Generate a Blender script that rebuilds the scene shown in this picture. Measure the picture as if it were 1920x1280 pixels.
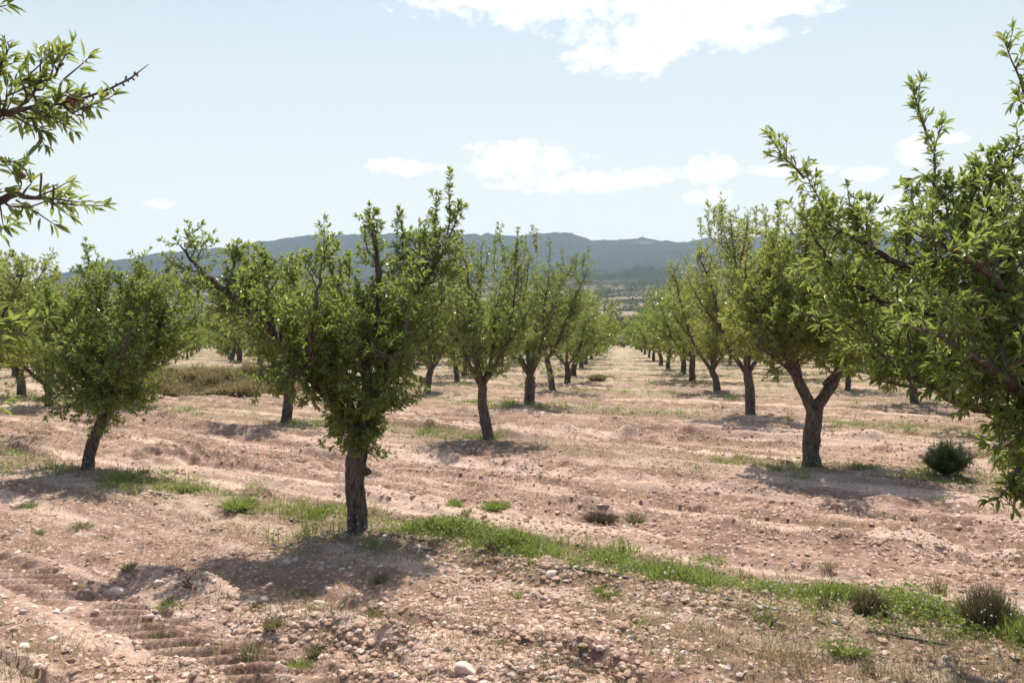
import bpy, math, random
import numpy as np
from mathutils import Vector

for o in list(bpy.data.objects):
    bpy.data.objects.remove(o, do_unlink=True)
S = bpy.context.scene
COL = S.collection
R = math.radians

# ------------------------------------------------------------------ camera
F = 1547.0            # focal length in pixels of the 1920 px wide photograph
EYE = 1.7
HOR = 635.0
cam = bpy.data.cameras.new('camera')
cam.sensor_width = 36.0
cam.lens = F / 1920 * 36
cam.clip_start = 0.05
cam.clip_end = 20000
co = bpy.data.objects.new('camera', cam)
COL.objects.link(co)
co.location = (0, 0, EYE)
co.rotation_euler = (R(90) - math.atan((640 - HOR) / F), 0, 0)
S.camera = co

# ------------------------------------------------------------------ world, sun, exposure
SUN_EL, SUN_AZ = 62.0, 4.0          # azimuth clockwise from +Y
SKY_STRENGTH = 0.15
S.view_settings.view_transform = 'Standard'
S.view_settings.look = 'None'
S.view_settings.gamma = 1
S.view_settings.exposure = 0.47
S.render.film_transparent = False
S.cycles.pixel_filter_type = 'BLACKMAN_HARRIS'
S.cycles.filter_width = 1.6


class NT:
    """small node-tree helper"""
    def __init__(self, tree):
        self.t = tree
        self.n = tree.nodes
        self.l = tree.links

    def node(self, typ, **kw):
        nd = self.n.new(typ)
        for k, v in kw.items():
            setattr(nd, k, v)
        return nd

    def put(self, nd, key, v):
        s = nd.inputs[key]
        if isinstance(v, bpy.types.NodeSocket):
            self.l.new(v, s)
        elif isinstance(v, (tuple, list)) and len(v) == 3 and s.type == 'RGBA':
            s.default_value = (*v, 1)
        else:
            s.default_value = v

    def math(self, op, a, b=0.0, c=0.0, clamp=False):
        nd = self.node('ShaderNodeMath', operation=op, use_clamp=clamp)
        self.put(nd, 0, a); self.put(nd, 1, b)
        if op in ('MULTIPLY_ADD', 'SMOOTH_MIN', 'SMOOTH_MAX'):
            self.put(nd, 2, c)
        return nd.outputs[0]

    def noise(self, vec, scale, detail=3, rough=0.5, dist=0.0):
        nd = self.node('ShaderNodeTexNoise')
        if vec is not None:
            self.put(nd, 'Vector', vec)
        self.put(nd, 'Scale', scale); self.put(nd, 'Detail', detail)
        self.put(nd, 'Roughness', rough); self.put(nd, 'Distortion', dist)
        return nd.outputs['Fac']

    def ramp(self, fac, stops):
        nd = self.node('ShaderNodeValToRGB')
        e = nd.color_ramp.elements
        while len(e) < len(stops):
            e.new(0.5)
        for i, (p, c) in enumerate(stops):
            e[i].position = p
            e[i].color = (c, c, c, 1) if isinstance(c, (int, float)) else (*c, 1)
        self.put(nd, 0, fac)
        return nd.outputs[0]

    def mix(self, fac, a, b, mode='MIX'):
        nd = self.node('ShaderNodeMix', data_type='RGBA', blend_type=mode)
        self.put(nd, 0, fac)
        for k, v in ((6, a), (7, b)):
            if isinstance(v, bpy.types.NodeSocket):
                self.l.new(v, nd.inputs[k])
            else:
                nd.inputs[k].default_value = (*v, 1)
        return nd.outputs[2]


def build_world():
    w = bpy.data.worlds.new('World')
    S.world = w
    w.use_nodes = True
    w.node_tree.nodes.clear()
    h = NT(w.node_tree)
    sky = h.node('ShaderNodeTexSky', sky_type='NISHITA', sun_disc=False)
    sky.sun_elevation = R(SUN_EL)
    sky.sun_rotation = R(SUN_AZ)
    sky.altitude = 600
    sky.air_density = 1.0
    sky.dust_density = 3.0
    sky.ozone_density = 1.5
    # clouds by direction (azimuth, elevation)
    tc = h.node('ShaderNodeTexCoord')
    sp = h.node('ShaderNodeSeparateXYZ')
    h.put(sp, 0, tc.outputs['Generated'])
    az = h.math('ARCTAN2', sp.outputs[0], sp.outputs[1])
    el = h.math('ARCSINE', sp.outputs[2])
    cv = h.node('ShaderNodeCombineXYZ')
    h.put(cv, 0, az); h.put(cv, 1, h.math('MULTIPLY', el, 1.5))
    nz = h.noise(cv.outputs[0], 14, 8, 0.62, 0.3)
    nz2 = h.noise(cv.outputs[0], 45, 6, 0.6, 0.2)
    ell = [(1180, -12, 380, 52), (1265, 50, 200, 46), (1168, 108, 100, 34), (1410, 66, 60, 22), (910, 8, 100, 26), (1480, 6, 110, 26),
           (980, 300, 105, 33), (1085, 342, 140, 20), (1215, 332, 66, 16), (1330, 322, 44, 26), (1325, 368, 40, 14),
           (752, 314, 80, 13), (300, 381, 34, 9), (1622, 326, 46, 13), (1708, 288, 28, 24), (1450, 318, 42, 11), (1545, 318, 34, 7),
           (1785, 260, 26, 9), (1660, 380, 60, 10), (2150, 200, 160, 40), (-250, 250, 150, 30)]
    m = None
    for (px, py, rx, ry) in ell:
        tx, tz = (px - 960) / F, (HOR - py) / F
        a0 = math.atan(tx)
        e0 = math.atan(tz * math.cos(a0))
        ra, re = rx / F * math.cos(a0) ** 2, ry / F * math.cos(e0)
        da = h.math('MULTIPLY', h.math('SUBTRACT', az, a0), 1 / ra)
        de = h.math('MULTIPLY', h.math('SUBTRACT', el, e0), 1 / re)
        q = h.math('SUBTRACT', 1.0, h.math('ADD', h.math('MULTIPLY', da, da), h.math('MULTIPLY', de, de)))
        m = q if m is None else h.math('SMOOTH_MAX', m, q, 0.25)
    m = h.math('MAXIMUM', m, -2.5)
    d = h.math('ADD', m, h.math('MULTIPLY', h.math('SUBTRACT', nz, 0.5), 4.0))
    d = h.math('ADD', d, h.math('MULTIPLY', h.math('SUBTRACT', nz2, 0.5), 3.6))
    fac = h.ramp(h.math('MULTIPLY_ADD', d, 0.25, 0.42), [(0.30, 0.0), (0.46, 0.5), (0.68, 1.0)])
    shade = h.ramp(nz2, [(0.3, (5.2, 5.25, 5.2)), (0.6, (6.6, 6.5, 6.3))])
    # thin milky veil that thickens towards the horizon
    veil = h.ramp(el, [(0.0, 0.97), (0.2, 0.9), (0.4, 0.7), (0.62, 0.0)])
    # the milky haze glows on the sun's side of the sky
    side = h.ramp(h.math('MULTIPLY_ADD', sp.outputs[1], 0.5, 0.5), [(0.35, 0.15), (0.72, 1.0)])
    veil = h.math('MULTIPLY', veil, side)
    milky = h.mix(veil, sky.outputs[0], h.ramp(el, [(0.0, (5.7, 5.5, 4.95)), (0.14, (4.85, 4.9, 4.45)), (0.42, (3.0, 3.55, 3.5))]))
    c = h.mix(fac, milky, shade)
    bg = h.node('ShaderNodeBackground')
    h.put(bg, 'Color', c)
    h.put(bg, 'Strength', SKY_STRENGTH)
    out = h.node('ShaderNodeOutputWorld')
    h.l.new(bg.outputs[0], out.inputs[0])


build_world()
sun = bpy.data.lights.new('sun', 'SUN')
sun.energy = 5.0
sun.angle = R(0.53)
sun.color = (1.0, 0.945, 0.86)
so = bpy.data.objects.new('sun', sun)
COL.objects.link(so)
_d = Vector((math.sin(R(SUN_AZ)) * math.cos(R(SUN_EL)), math.cos(R(SUN_AZ)) * math.cos(R(SUN_EL)), math.sin(R(SUN_EL))))
so.rotation_euler = (-_d).to_track_quat('-Z', 'Y').to_euler()
so.location = (0, 0, 30)


# ------------------------------------------------------------------ helpers
def hash2(ix, iy, seed):
    h = (ix.astype(np.int64) * 374761393 + iy.astype(np.int64) * 668265263 + seed * 974634777) & 0xFFFFFFFF
    h = ((h ^ (h >> 13)) * 1274126177) & 0xFFFFFFFF
    h = (h ^ (h >> 16)) & 0xFFFFFF
    return h / float(0xFFFFFF)


def vnoise(x, y, seed=0):
    ix, iy = np.floor(x), np.floor(y)
    fx, fy = x - ix, y - iy
    fx = fx * fx * fx * (fx * (fx * 6 - 15) + 10)
    fy = fy * fy * fy * (fy * (fy * 6 - 15) + 10)
    a, b = hash2(ix, iy, seed), hash2(ix + 1, iy, seed)
    c, d = hash2(ix, iy + 1, seed), hash2(ix + 1, iy + 1, seed)
    return (a + (b - a) * fx) * (1 - fy) + (c + (d - c) * fx) * fy - 0.5


def fbm(x, y, seed=0, octv=4, gain=0.5, lac=2.03):
    s, a = 0.0, 1.0
    for i in range(octv):
        s = s + a * vnoise(x, y, seed + i * 17)
        x, y = x * lac + 13.7, y * lac - 7.3
        a *= gain
    return s


def mesh_obj(name, verts, faces, mat, parent=None, smooth=True, sizes=None):
    """faces: (n,k) int array, or flat indices with a sizes array"""
    me = bpy.data.meshes.new(name)
    verts = np.ascontiguousarray(verts, dtype=np.float32)
    if sizes is None:
        faces = np.asarray(faces)
        n, k = faces.shape
        sizes = np.full(n, k, dtype=np.int32)
        flat = faces.ravel()
    else:
        flat = np.asarray(faces); n = len(sizes)
    me.vertices.add(len(verts))
    me.vertices.foreach_set('co', verts.ravel())
    me.loops.add(len(flat))
    me.loops.foreach_set('vertex_index', flat.astype(np.int32))
    me.polygons.add(n)
    starts = np.zeros(n, dtype=np.int32); starts[1:] = np.cumsum(sizes)[:-1]
    me.polygons.foreach_set('loop_start', starts)
    me.polygons.foreach_set('loop_total', np.asarray(sizes, dtype=np.int32))
    me.update(calc_edges=True)
    me.validate()
    me.polygons.foreach_set('use_smooth', np.full(len(me.polygons), smooth))
    me.materials.append(mat)
    o = bpy.data.objects.new(name, me)
    COL.objects.link(o)
    if parent:
        o.parent = parent
    return o


def tag(o, label=None, cat=None, group=None, kind=None):
    if label: o['label'] = label
    if cat: o['category'] = cat
    if group: o['group'] = group
    if kind: o['kind'] = kind
    return o


def empty(name, loc, rz=0):
    o = bpy.data.objects.new(name, None)
    o.empty_display_size = 0.3
    COL.objects.link(o)
    o.location = loc
    o.rotation_euler = (0, 0, rz)
    return o


def material(name):
    m = bpy.data.materials.new(name)
    m.use_nodes = True
    m.node_tree.nodes.clear()
    h = NT(m.node_tree)
    out = h.node('ShaderNodeOutputMaterial')
    return m, h, out


# orchard frame: the lines of trees and the furrows run along U, W is across them
UX, UY = 0.809, -0.588
WX, WY = 0.588, 0.809
LINE0, LINE = 4.9, 5.84


def line_q(x, y):
    w = WX * x + WY * y
    return (w - LINE0 + LINE / 2) % LINE - LINE / 2


PITS = [(-2.65, 5.6, 0.22, -0.08), (3.6, 6.35, 0.55, -0.12), (3.35, 6.9, 0.5, 0.10), (-2.35, 5.75, 0.2, 0.02), (-3.2, 9.4, 0.5, -0.09),
        (-2.0, 11.3, 0.6, -0.08), (1.1, 9.2, 0.5, -0.07), (-6.0, 12.2, 0.7, -0.08), (-1.75, 7.9, 0.25, 0.03), (-0.2, 5.6, 0.3, -0.06), (0.2, 5.75, 0.25, 0.06),
        (1.3, 7.9, 0.4, -0.05), (-4.2, 11.4, 0.9, -0.07), (-1.2, 10.0, 0.5, 0.05)]


TRACKS = ((-2.22, .18), (1.08, .19), (2.85, .2))


def track_mask(x, y):
    u = UX * x + UY * y
    w = WX * x + WY * y
    q = (w - LINE0 + LINE / 2) % LINE - LINE / 2 + 0.06 * vnoise(u * 0.4, w * 0.2, 5)
    t = np.zeros_like(q)
    for c, wd in TRACKS:
        t = np.maximum(t, np.clip(np.clip(1.25 - np.abs(q - c) / wd, 0, 1) * 2.5, 0, 1))
    m = np.clip(1.5 - 2.6 * np.abs(vnoise(u * 0.22, w * 0.35, 77)), 0, 1)
    m = np.where((np.abs(w - 2.68) < .6) & (u < -2.2) & (u > -9), 1.0, m)
    m = np.where((np.abs(w - 5.98) < .5) & (u < 3), np.maximum(m, .85), m)
    return t * m


def ground_height(x, y):
    x = np.asarray(x, dtype=np.float64); y = np.asarray(y, dtype=np.float64)
    u = UX * x + UY * y
    w = WX * x + WY * y
    r = np.hypot(x, y)
    q = (w - LINE0 + LINE / 2) % LINE - LINE / 2 + 0.12 * vnoise(u * 0.4, w * 0.2, 5)
    near = np.clip(1.25 - r / 60, 0, 1)
    z = 0.05 * fbm(x * 0.16, y * 0.16, 1, 3)
    z = z + 0.055 * np.exp(-(q / 0.55) ** 2)
    z = z + near * 0.085 * fbm(u * 0.30, w * 2.6, 2, 3)                       # furrows
    soft = np.clip(0.5 + 1.6 * fbm(u * 0.5, w * 1.1, 8, 2), 0.12, 1)          # how cloddy the soil is
    track = track_mask(x, y)
    cl = fbm(x * 3.6, y * 3.6, 3, 4, 0.55)
    bl = 0.5 - np.abs(fbm(x * 6.5, y * 6.5, 31, 3, 0.5))
    z = z + near * (1 - 0.93 * track) * soft * (0.060 * cl + 0.075 * bl ** 2)
    # ridges the harrow left, steep on the near side
    for i, (c, a) in enumerate(((-2.62, .05), (-1.2, .05), (-.42, .03), (.72, .06), (1.45, .05), (1.85, .05), (2.5, .05))):
        dq = q - c - 0.10 * vnoise(u * 1.3, u * 0 + i * 3.1, 52)
        shape = np.where(dq < 0, np.exp(-(dq / .055) ** 2), np.exp(-(dq / .22) ** 2))
        m = np.clip(.35 + 1.7 * fbm(u * .45 + i * 9, w * .25, 53 + i, 2), 0, 1.2)
        z = z + np.clip(1.3 - r / 45, 0, 1) * np.clip(.4 + r / 8, 1, 2.2) * a * m * shape * (1 + .9 * vnoise(u * 5, w * 6, 54))
    z = z + 0.62 / ((1 + np.exp(-(x + 15.5) * 1.2)) * (1 + np.exp((x + 6.6 + .06 * (y - 24)) * 2.2)) * (1 + np.exp(-(y - 25.2) * 2.4)) * (1 + np.exp((y - 62) * .25)))
    # berm of clods thrown up beside the wheel tracks
    for c in (-1.70, 2.18):
        z = z + near * (0.10 if c < 0 else 0.13) * np.exp(-((q - c) / 0.15) ** 2) * (0.55 + 1.3 * fbm(u * 2.2, w * 2.2, 6, 3))
    ph = ((y + .03 * vnoise(x * 3, y * 3, 10)) / 0.125) % 1.0
    lug = np.clip(ph / .22, 0, 1) * (1 - np.clip((ph - .22) / .78, 0, 1)) - .4
    z = z + track * near * (-0.045 + 0.05 * lug * np.where(q < -1.5, 1.15, .4) * np.clip(1.2 + 1.6 * fbm(x * 2.1, y * 2.1, 19, 2), .3, 1.2) + 0.005 * vnoise(x * 14, y * 14, 9))
    for (px, py, pr, ph) in PITS:
        d2 = ((x - px) ** 2 + (y - py) ** 2) / (pr * pr)
        z = z + ph * np.exp(-d2 * 1.6) * (1 + 0.9 * vnoise(x * 9, y * 9, 12))
    return z


def gh(x, y):
    return float(ground_height(np.array([x]), np.array([y]))[0])


# ------------------------------------------------------------------ materials
def mat_ground():
    m, h, out = material('pink_soil')
    geo = h.node('ShaderNodeNewGeometry')
    pos = geo.outputs['Position']
    dot = h.node('ShaderNodeVectorMath', operation='DOT_PRODUCT')
    h.put(dot, 0, pos); dot.inputs[1].default_value = (WX, WY, 0)
    w = dot.outputs['Value']
    big = h.noise(pos, 0.45, 4, 0.6)
    med = h.noise(pos, 3.2, 5, 0.65)
    fine = h.noise(pos, 26, 6, 0.7)
    base = h.ramp(med, [(0.36, (0.165, 0.088, 0.060)), (0.47, (0.34, 0.200, 0.143)), (0.58, (0.51, 0.320, 0.238)), (0.72, (0.64, 0.45, 0.355))])
    base = h.mix(h.ramp(big, [(0.35, 0.0), (0.7, 0.5)]), base, (0.52, 0.355, 0.265))
    base = h.mix(h.ramp(fine, [(0.36, 0.9), (0.58, 0.0)]), base, (0.19, 0.115, 0.078))  # dark crevice shade between crumbs painted in, along with damper bits of soil
    # long harrow streaks: dusty and browner soil, with furrow light and shade painted in
    dot2 = h.node('ShaderNodeVectorMath', operation='DOT_PRODUCT')
    h.put(dot2, 0, pos); dot2.inputs[1].default_value = (UX, UY, 0)
    cx = h.node('ShaderNodeCombineXYZ')
    h.put(cx, 0, h.math('MULTIPLY', dot2.outputs['Value'], 0.16)); h.put(cx, 1, h.math('MULTIPLY', w, 2.1))
    stk = h.noise(cx.outputs[0], 1.0, 4, 0.6, 0.25)
    base = h.mix(h.ramp(stk, [(0.38, 0.8), (0.5, 0.0)]), base, h.mix(fine, (0.17, 0.105, 0.07), (0.38, 0.25, 0.165)))
    base = h.mix(h.ramp(stk, [(0.5, 0.0), (0.62, 0.7)]), base, (0.70, 0.51, 0.39))
    # crumbs of pale stone
    vor = h.node('ShaderNodeTexVoronoi', feature='F1')
    h.put(vor, 'Vector', pos); h.put(vor, 'Scale', 24.0); h.put(vor, 'Randomness', 1.0)
    sepc = h.node('ShaderNodeSeparateColor')
    h.put(sepc, 0, vor.outputs['Color'])
    pick = h.math('GREATER_THAN', sepc.outputs[0], 0.66)
    near = h.math('LESS_THAN', vor.outputs['Distance'], 0.34)
    crumb = h.math('MULTIPLY', pick, near)
    base = h.mix(h.math('MULTIPLY', crumb, 0.75), base, (0.68, 0.52, 0.42))
    # compacted wheel track of paler dust
    tr = h.math('ABSOLUTE', h.math('SUBTRACT', h.math('FLOORED_MODULO', h.math('ADD', w, -LINE0 + LINE * 40.5), LINE), LINE / 2 + 1.08))
    base = h.mix(h.math('MULTIPLY', h.ramp(tr, [(0.12, 0.75), (0.28, 0.0)]), h.ramp(big, [(0.35, 0.3), (0.6, 1.0)])), base, (0.72, 0.54, 0.42))
    # weedy olive cover along the tree lines
    ph = h.math('PINGPONG', h.math('ADD', w, -LINE0 + LINE * 40), LINE / 2)
    ph = h.math('ADD', ph, h.math('MULTIPLY', h.math('SUBTRACT', big, 0.5), 2.2))
    strip = h.ramp(h.math('MULTIPLY', ph, 0.5), [(0.1, 0.8), (0.5, 0.0)])
    strip = h.math('MULTIPLY', strip, h.ramp(med, [(0.35, 0.1), (0.6, 0.9)]))
    weed = h.mix(fine, (0.10, 0.115, 0.045), (0.25, 0.21, 0.11))
    base = h.mix(h.math('MULTIPLY', strip, 0.6), base, weed)
    ln = h.node('ShaderNodeVectorMath', operation='LENGTH'); h.put(ln, 0, pos)
    far = h.ramp(h.math('MULTIPLY', ln.outputs['Value'], 0.01), [(0.13, 0.0), (0.45, 0.55), (1.0, 0.75)])
    fw = h.mix(h.noise(pos, 1.1, 4, 0.7), (0.20, 0.20, 0.085), (0.50, 0.38, 0.27))
    base = h.mix(far, base, fw)
    b = h.node('ShaderNodeBsdfPrincipled')
    h.put(b, 'Base Color', base); h.put(b, 'Roughness', 0.95); h.put(b, 'Specular IOR Level', 0.15)
    bmp = h.node('ShaderNodeBump'); h.put(bmp, 'Strength', 0.9); h.put(bmp, 'Distance', 0.03)
    hh = h.math('ADD', fine, h.math('MULTIPLY', crumb, 0.35))
    hh = h.math('ADD', hh, h.math('MULTIPLY', h.noise(pos, 90, 3, 0.6), 0.35))
    h.put(bmp, 'Height', hh)
    h.l.new(bmp.outputs[0], b.inputs['Normal'])
    h.l.new(b.outputs[0], out.inputs[0])
    return m


def mat_hills():
    m, h, out = material('scrub_hills')
    geo = h.node('ShaderNodeNewGeometry')
    pos = geo.outputs['Position']
    sp = h.node('ShaderNodeSeparateXYZ'); h.put(sp, 0, pos)
    n1 = h.noise(pos, 0.0032, 6, 0.65, 0.6)
    n2 = h.noise(pos, 0.03, 5, 0.7)
    st = h.node('ShaderNodeCombineXYZ')
    h.put(st, 0, h.math('MULTIPLY', sp.outputs[0], 0.0012)); h.put(st, 1, h.math('MULTIPLY', sp.outputs[1], 0.009))
    n3 = h.noise(st.outputs[0], 1.6, 3, 0.5)
    dark = h.mix(n2, (0.018, 0.026, 0.018), (0.065, 0.07, 0.045))
    field = h.mix(n2, (0.22, 0.17, 0.12), (0.33, 0.26, 0.19))
    # open fields on the low ground, scrub and pine on the slopes
    low = h.ramp(h.math('MULTIPLY', sp.outputs[2], 0.01), [(0.25, 1.0), (1.1, 0.35), (1.7, 0.0)])
    f = h.math('MULTIPLY', low, h.ramp(n3, [(0.47, 0.0), (0.54, 1.0)]))
    f = h.math('ADD', f, h.ramp(n1, [(0.64, 0.0), (0.72, 0.35)]), clamp=True)
    c = h.mix(f, dark, field)
    b = h.node('ShaderNodeBsdfPrincipled')
    h.put(b, 'Base Color', c); h.put(b, 'Roughness', 1.0); h.put(b, 'Specular IOR Level', 0.0)
    h.l.new(b.outputs[0], out.inputs[0])
    return m


def mat_leaf(name, c0, c1, c2, trans=0.38, rough=0.34, tcol=(0.30, 0.40, 0.06), spec=0.5):
    m, h, out = material(name)
    geo = h.node('ShaderNodeNewGeometry')
    rnd = geo.outputs['Random Per Island']
    col = h.ramp(rnd, [(0.0, c0), (0.55, c1), (0.93, c2), (0.985, (c2[0] * 1.5, c2[1] * 1.05, c2[2] * 1.1))])
    n = h.noise(geo.outputs['Position'], 2.2, 2, 0.5)
    col = h.mix(h.ramp(n, [(0.35, 0.0), (0.7, 0.45)]), col, c2)
    b = h.node('ShaderNodeBsdfPrincipled')
    h.put(b, 'Base Color', col); h.put(b, 'Roughness', rough); h.put(b, 'Specular IOR Level', spec)
    t = h.node('ShaderNodeBsdfTranslucent')
    h.put(t, 'Color', h.mix(0.6, col, tcol))
    mx = h.node('ShaderNodeMixShader')
    h.put(mx, 0, trans)
    h.l.new(b.outputs[0], mx.inputs[1]); h.l.new(t.outputs[0], mx.inputs[2])
    h.l.new(mx.outputs[0], out.inputs[0])
    return m


def mat_bark(name='almond_bark', c0=(0.028, 0.020, 0.016), c1=(0.24, 0.18, 0.14)):
    m, h, out = material(name)
    tc = h.node('ShaderNodeTexCoord')
    mp = h.node('ShaderNodeMapping'); h.put(mp, 'Vector', tc.outputs['Object'])
    mp.inputs['Scale'].default_value = (1, 1, 0.22)
    n = h.noise(mp.outputs[0], 42, 6, 0.7, 0.4)
    n2 = h.noise(tc.outputs['Object'], 7, 4, 0.6)
    c = h.mix(h.ramp(n, [(0.36, 0.0), (0.66, 1.0)]), c0, c1)
    c = h.mix(h.ramp(n2, [(0.5, 0.0), (0.75, 0.5)]), c, (0.20, 0.175, 0.14))
    b = h.node('ShaderNodeBsdfPrincipled')
    h.put(b, 'Base Color', c); h.put(b, 'Roughness', 0.9); h.put(b, 'Specular IOR Level', 0.2)
    bmp = h.node('ShaderNodeBump'); h.put(bmp, 'Strength', 1.0); h.put(bmp, 'Distance', 0.035)
    h.put(bmp, 'Height', n)
    h.l.new(bmp.outputs[0], b.inputs['Normal'])
    h.l.new(b.outputs[0], out.inputs[0])
    return m


def mat_plain(name, c0, c1, rough=0.9, scale=20, spec=0.2, island=False):
    m, h, out = material(name)
    geo = h.node('ShaderNodeNewGeometry')
    f = h.noise(geo.outputs['Position'], scale, 4, 0.6)
    if island:
        f = h.math('ADD', h.math('MULTIPLY', f, 0.5), h.math('MULTIPLY', geo.outputs['Random Per Island'], 0.5))
    c = h.mix(f, c0, c1)
    b = h.node('ShaderNodeBsdfPrincipled')
    h.put(b, 'Base Color', c); h.put(b, 'Roughness', rough); h.put(b, 'Specular IOR Level', spec)
    bmp = h.node('ShaderNodeBump'); h.put(bmp, 'Strength', 0.5); h.put(bmp, 'Distance', 0.01)
    h.put(bmp, 'Height', f)
    h.l.new(bmp.outputs[0], b.inputs['Normal'])
    h.l.new(b.outputs[0], out.inputs[0])
    return m


M_GROUND = mat_ground()
M_HILLS = mat_hills()
M_LEAF = mat_leaf('almond_leaf', (0.048, 0.094, 0.020), (0.102, 0.162, 0.032), (0.205, 0.26, 0.062), 0.48, 0.32, (0.46, 0.54, 0.11), 0.75)
M_LEAF_Y = mat_leaf('young_almond_leaf', (0.075, 0.125, 0.026), (0.145, 0.20, 0.042), (0.25, 0.29, 0.070), 0.50, 0.32, (0.58, 0.62, 0.13), 0.75)
M_BARK = mat_bark()
M_TWIG = mat_bark('almond_twig', (0.07, 0.048, 0.036), (0.24, 0.18, 0.14))
M_STONE = mat_plain('pale_limestone', (0.46, 0.33, 0.25), (0.72, 0.60, 0.50), 0.9, 14, 0.2, True)
M_CLOD = mat_plain('soil_crumb', (0.24, 0.145, 0.10), (0.64, 0.45, 0.335), 0.95, 18, 0.1, True)
M_GRASS = mat_leaf('green_grass', (0.09, 0.13, 0.032), (0.155, 0.20, 0.045), (0.30, 0.31, 0.10), 0.42, 0.5, (0.35, 0.45, 0.08), 0.3)
M_WEED = mat_leaf('olive_weed', (0.10, 0.095, 0.045), (0.16, 0.16, 0.07), (0.30, 0.25, 0.14), 0.3, 0.7, (0.40, 0.36, 0.16), 0.2)
M_STRAW = mat_leaf('dry_straw', (0.17, 0.12, 0.07), (0.30, 0.22, 0.12), (0.42, 0.33, 0.19), 0.3, 0.75, (0.5, 0.38, 0.18), 0.2)
M_DEAD = mat_leaf('dead_stalk', (0.055, 0.04, 0.03), (0.10, 0.075, 0.055), (0.16, 0.12, 0.08), 0.15, 0.85, (0.2, 0.15, 0.1), 0.1)
M_DEADL = mat_leaf('dead_stalk_mixed', (0.05, 0.034, 0.024), (0.105, 0.078, 0.052), (0.17, 0.16, 0.07), 0.2, 0.85, (0.3, 0.25, 0.12), 0.1)
M_BUSH = mat_leaf('dark_bush_leaf', (0.035, 0.055, 0.024), (0.06, 0.088, 0.036), (0.10, 0.135, 0.055), 0.3, 0.6, (0.12, 0.18, 0.05), 0.2)
M_WOOD = mat_leaf('far_foliage', (0.030, 0.048, 0.018), (0.055, 0.075, 0.028), (0.10, 0.12, 0.045), 0.2, 0.7, (0.2, 0.25, 0.06), 0.2)
M_HOSE = mat_plain('black_polythene', (0.012, 0.012, 0.013), (0.03, 0.028, 0.028), 0.5, 30, 0.4)
M_WHITE = mat_leaf('white_petal', (0.72, 0.70, 0.64), (0.78, 0.77, 0.72), (0.80, 0.80, 0.78), 0.3, 0.7, (0.8, 0.8, 0.75), 0.2)
M_YELLOW = mat_leaf('yellow_petal', (0.70, 0.38, 0.02), (0.75, 0.45, 0.03), (0.78, 0.52, 0.05), 0.2, 0.7, (0.8, 0.5, 0.05), 0.2)
M_HUSK = mat_plain('old_almond_husk', (0.10, 0.045, 0.035), (0.26, 0.12, 0.09), 0.85, 60, 0.2)


# ------------------------------------------------------------------ ground and hills
def polar_sheet(name, rr, aa, zf, mat, closed=False):
    A, Rr = np.meshgrid(aa, rr)
    x, y = Rr * np.sin(A), Rr * np.cos(A)
    z = zf(x, y, A, Rr)
    v = np.stack([x, y, z], -1).reshape(-1, 3)
    nr, na = len(rr), len(aa)
    i = np.arange(nr - 1)[:, None] * na
    j = np.arange(na - 1)[None, :]
    a = (i + j).ravel()
    f = np.stack([a, a + 1, a + na + 1, a + na], -1)
    if closed:
        k = np.arange(nr - 1) * na
        f = np.vstack([f, np.stack([k + na - 1, k, k + na, k + 2 * na - 1], -1)])
    return mesh_obj(name, v, f[:, ::-1], mat)


def build_ground():
    rr = [0.05, 0.5, 1.0, 1.5, 1.9, 2.2]
    while rr[-1] < 70:
        rr.append(rr[-1] * (1.0036 if rr[-1] < 30 else 1.006))
    while rr[-1] < 4700:
        rr.append(rr[-1] * 1.12)
    dense = np.radians(np.arange(-42, 42.001, 0.11))
    rest = np.radians(np.arange(43.0, 317.9, 1.1))
    aa = np.concatenate([dense, rest])

    def zf(x, y, A, Rr):
        return ground_height(x, y) * np.clip(1.4 - Rr / 300, 0, 1) - 0.4 * np.clip((Rr - 150) / 300, 0, 1)
    o = polar_sheet('ground', np.array(rr), aa, zf, M_GROUND, closed=True)
    tag(o, 'pinkish stony ploughed orchard soil with wheel tracks', 'ground', kind='structure')


CREST = [(-1500, 560), (-900, 545), (-400, 540), (0, 528), (130, 503), (180, 489), (300, 468), (420, 463), (520, 452), (600, 438), (690, 428), (760, 433), (850, 430),
         (900, 437), (960, 441), (1010, 436), (1070, 440), (1110, 451), (1200, 442), (1270, 450), (1400, 446), (1480, 436), (1600, 442), (1750, 432), (1920, 442), (2500, 455), (3500, 500)]
FOOT = [(-1500, 590), (-400, 575), (0, 560), (300, 545), (700, 540), (1000, 528), (1130, 522), (1260, 520), (1500, 522), (1920, 528), (3500, 560)]


def crest_tan(px, table):
    xs = np.array([c[0] for c in table]); ys = np.array([c[1] for c in table])
    return (HOR - np.interp(px, xs, ys)) / F


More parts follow.
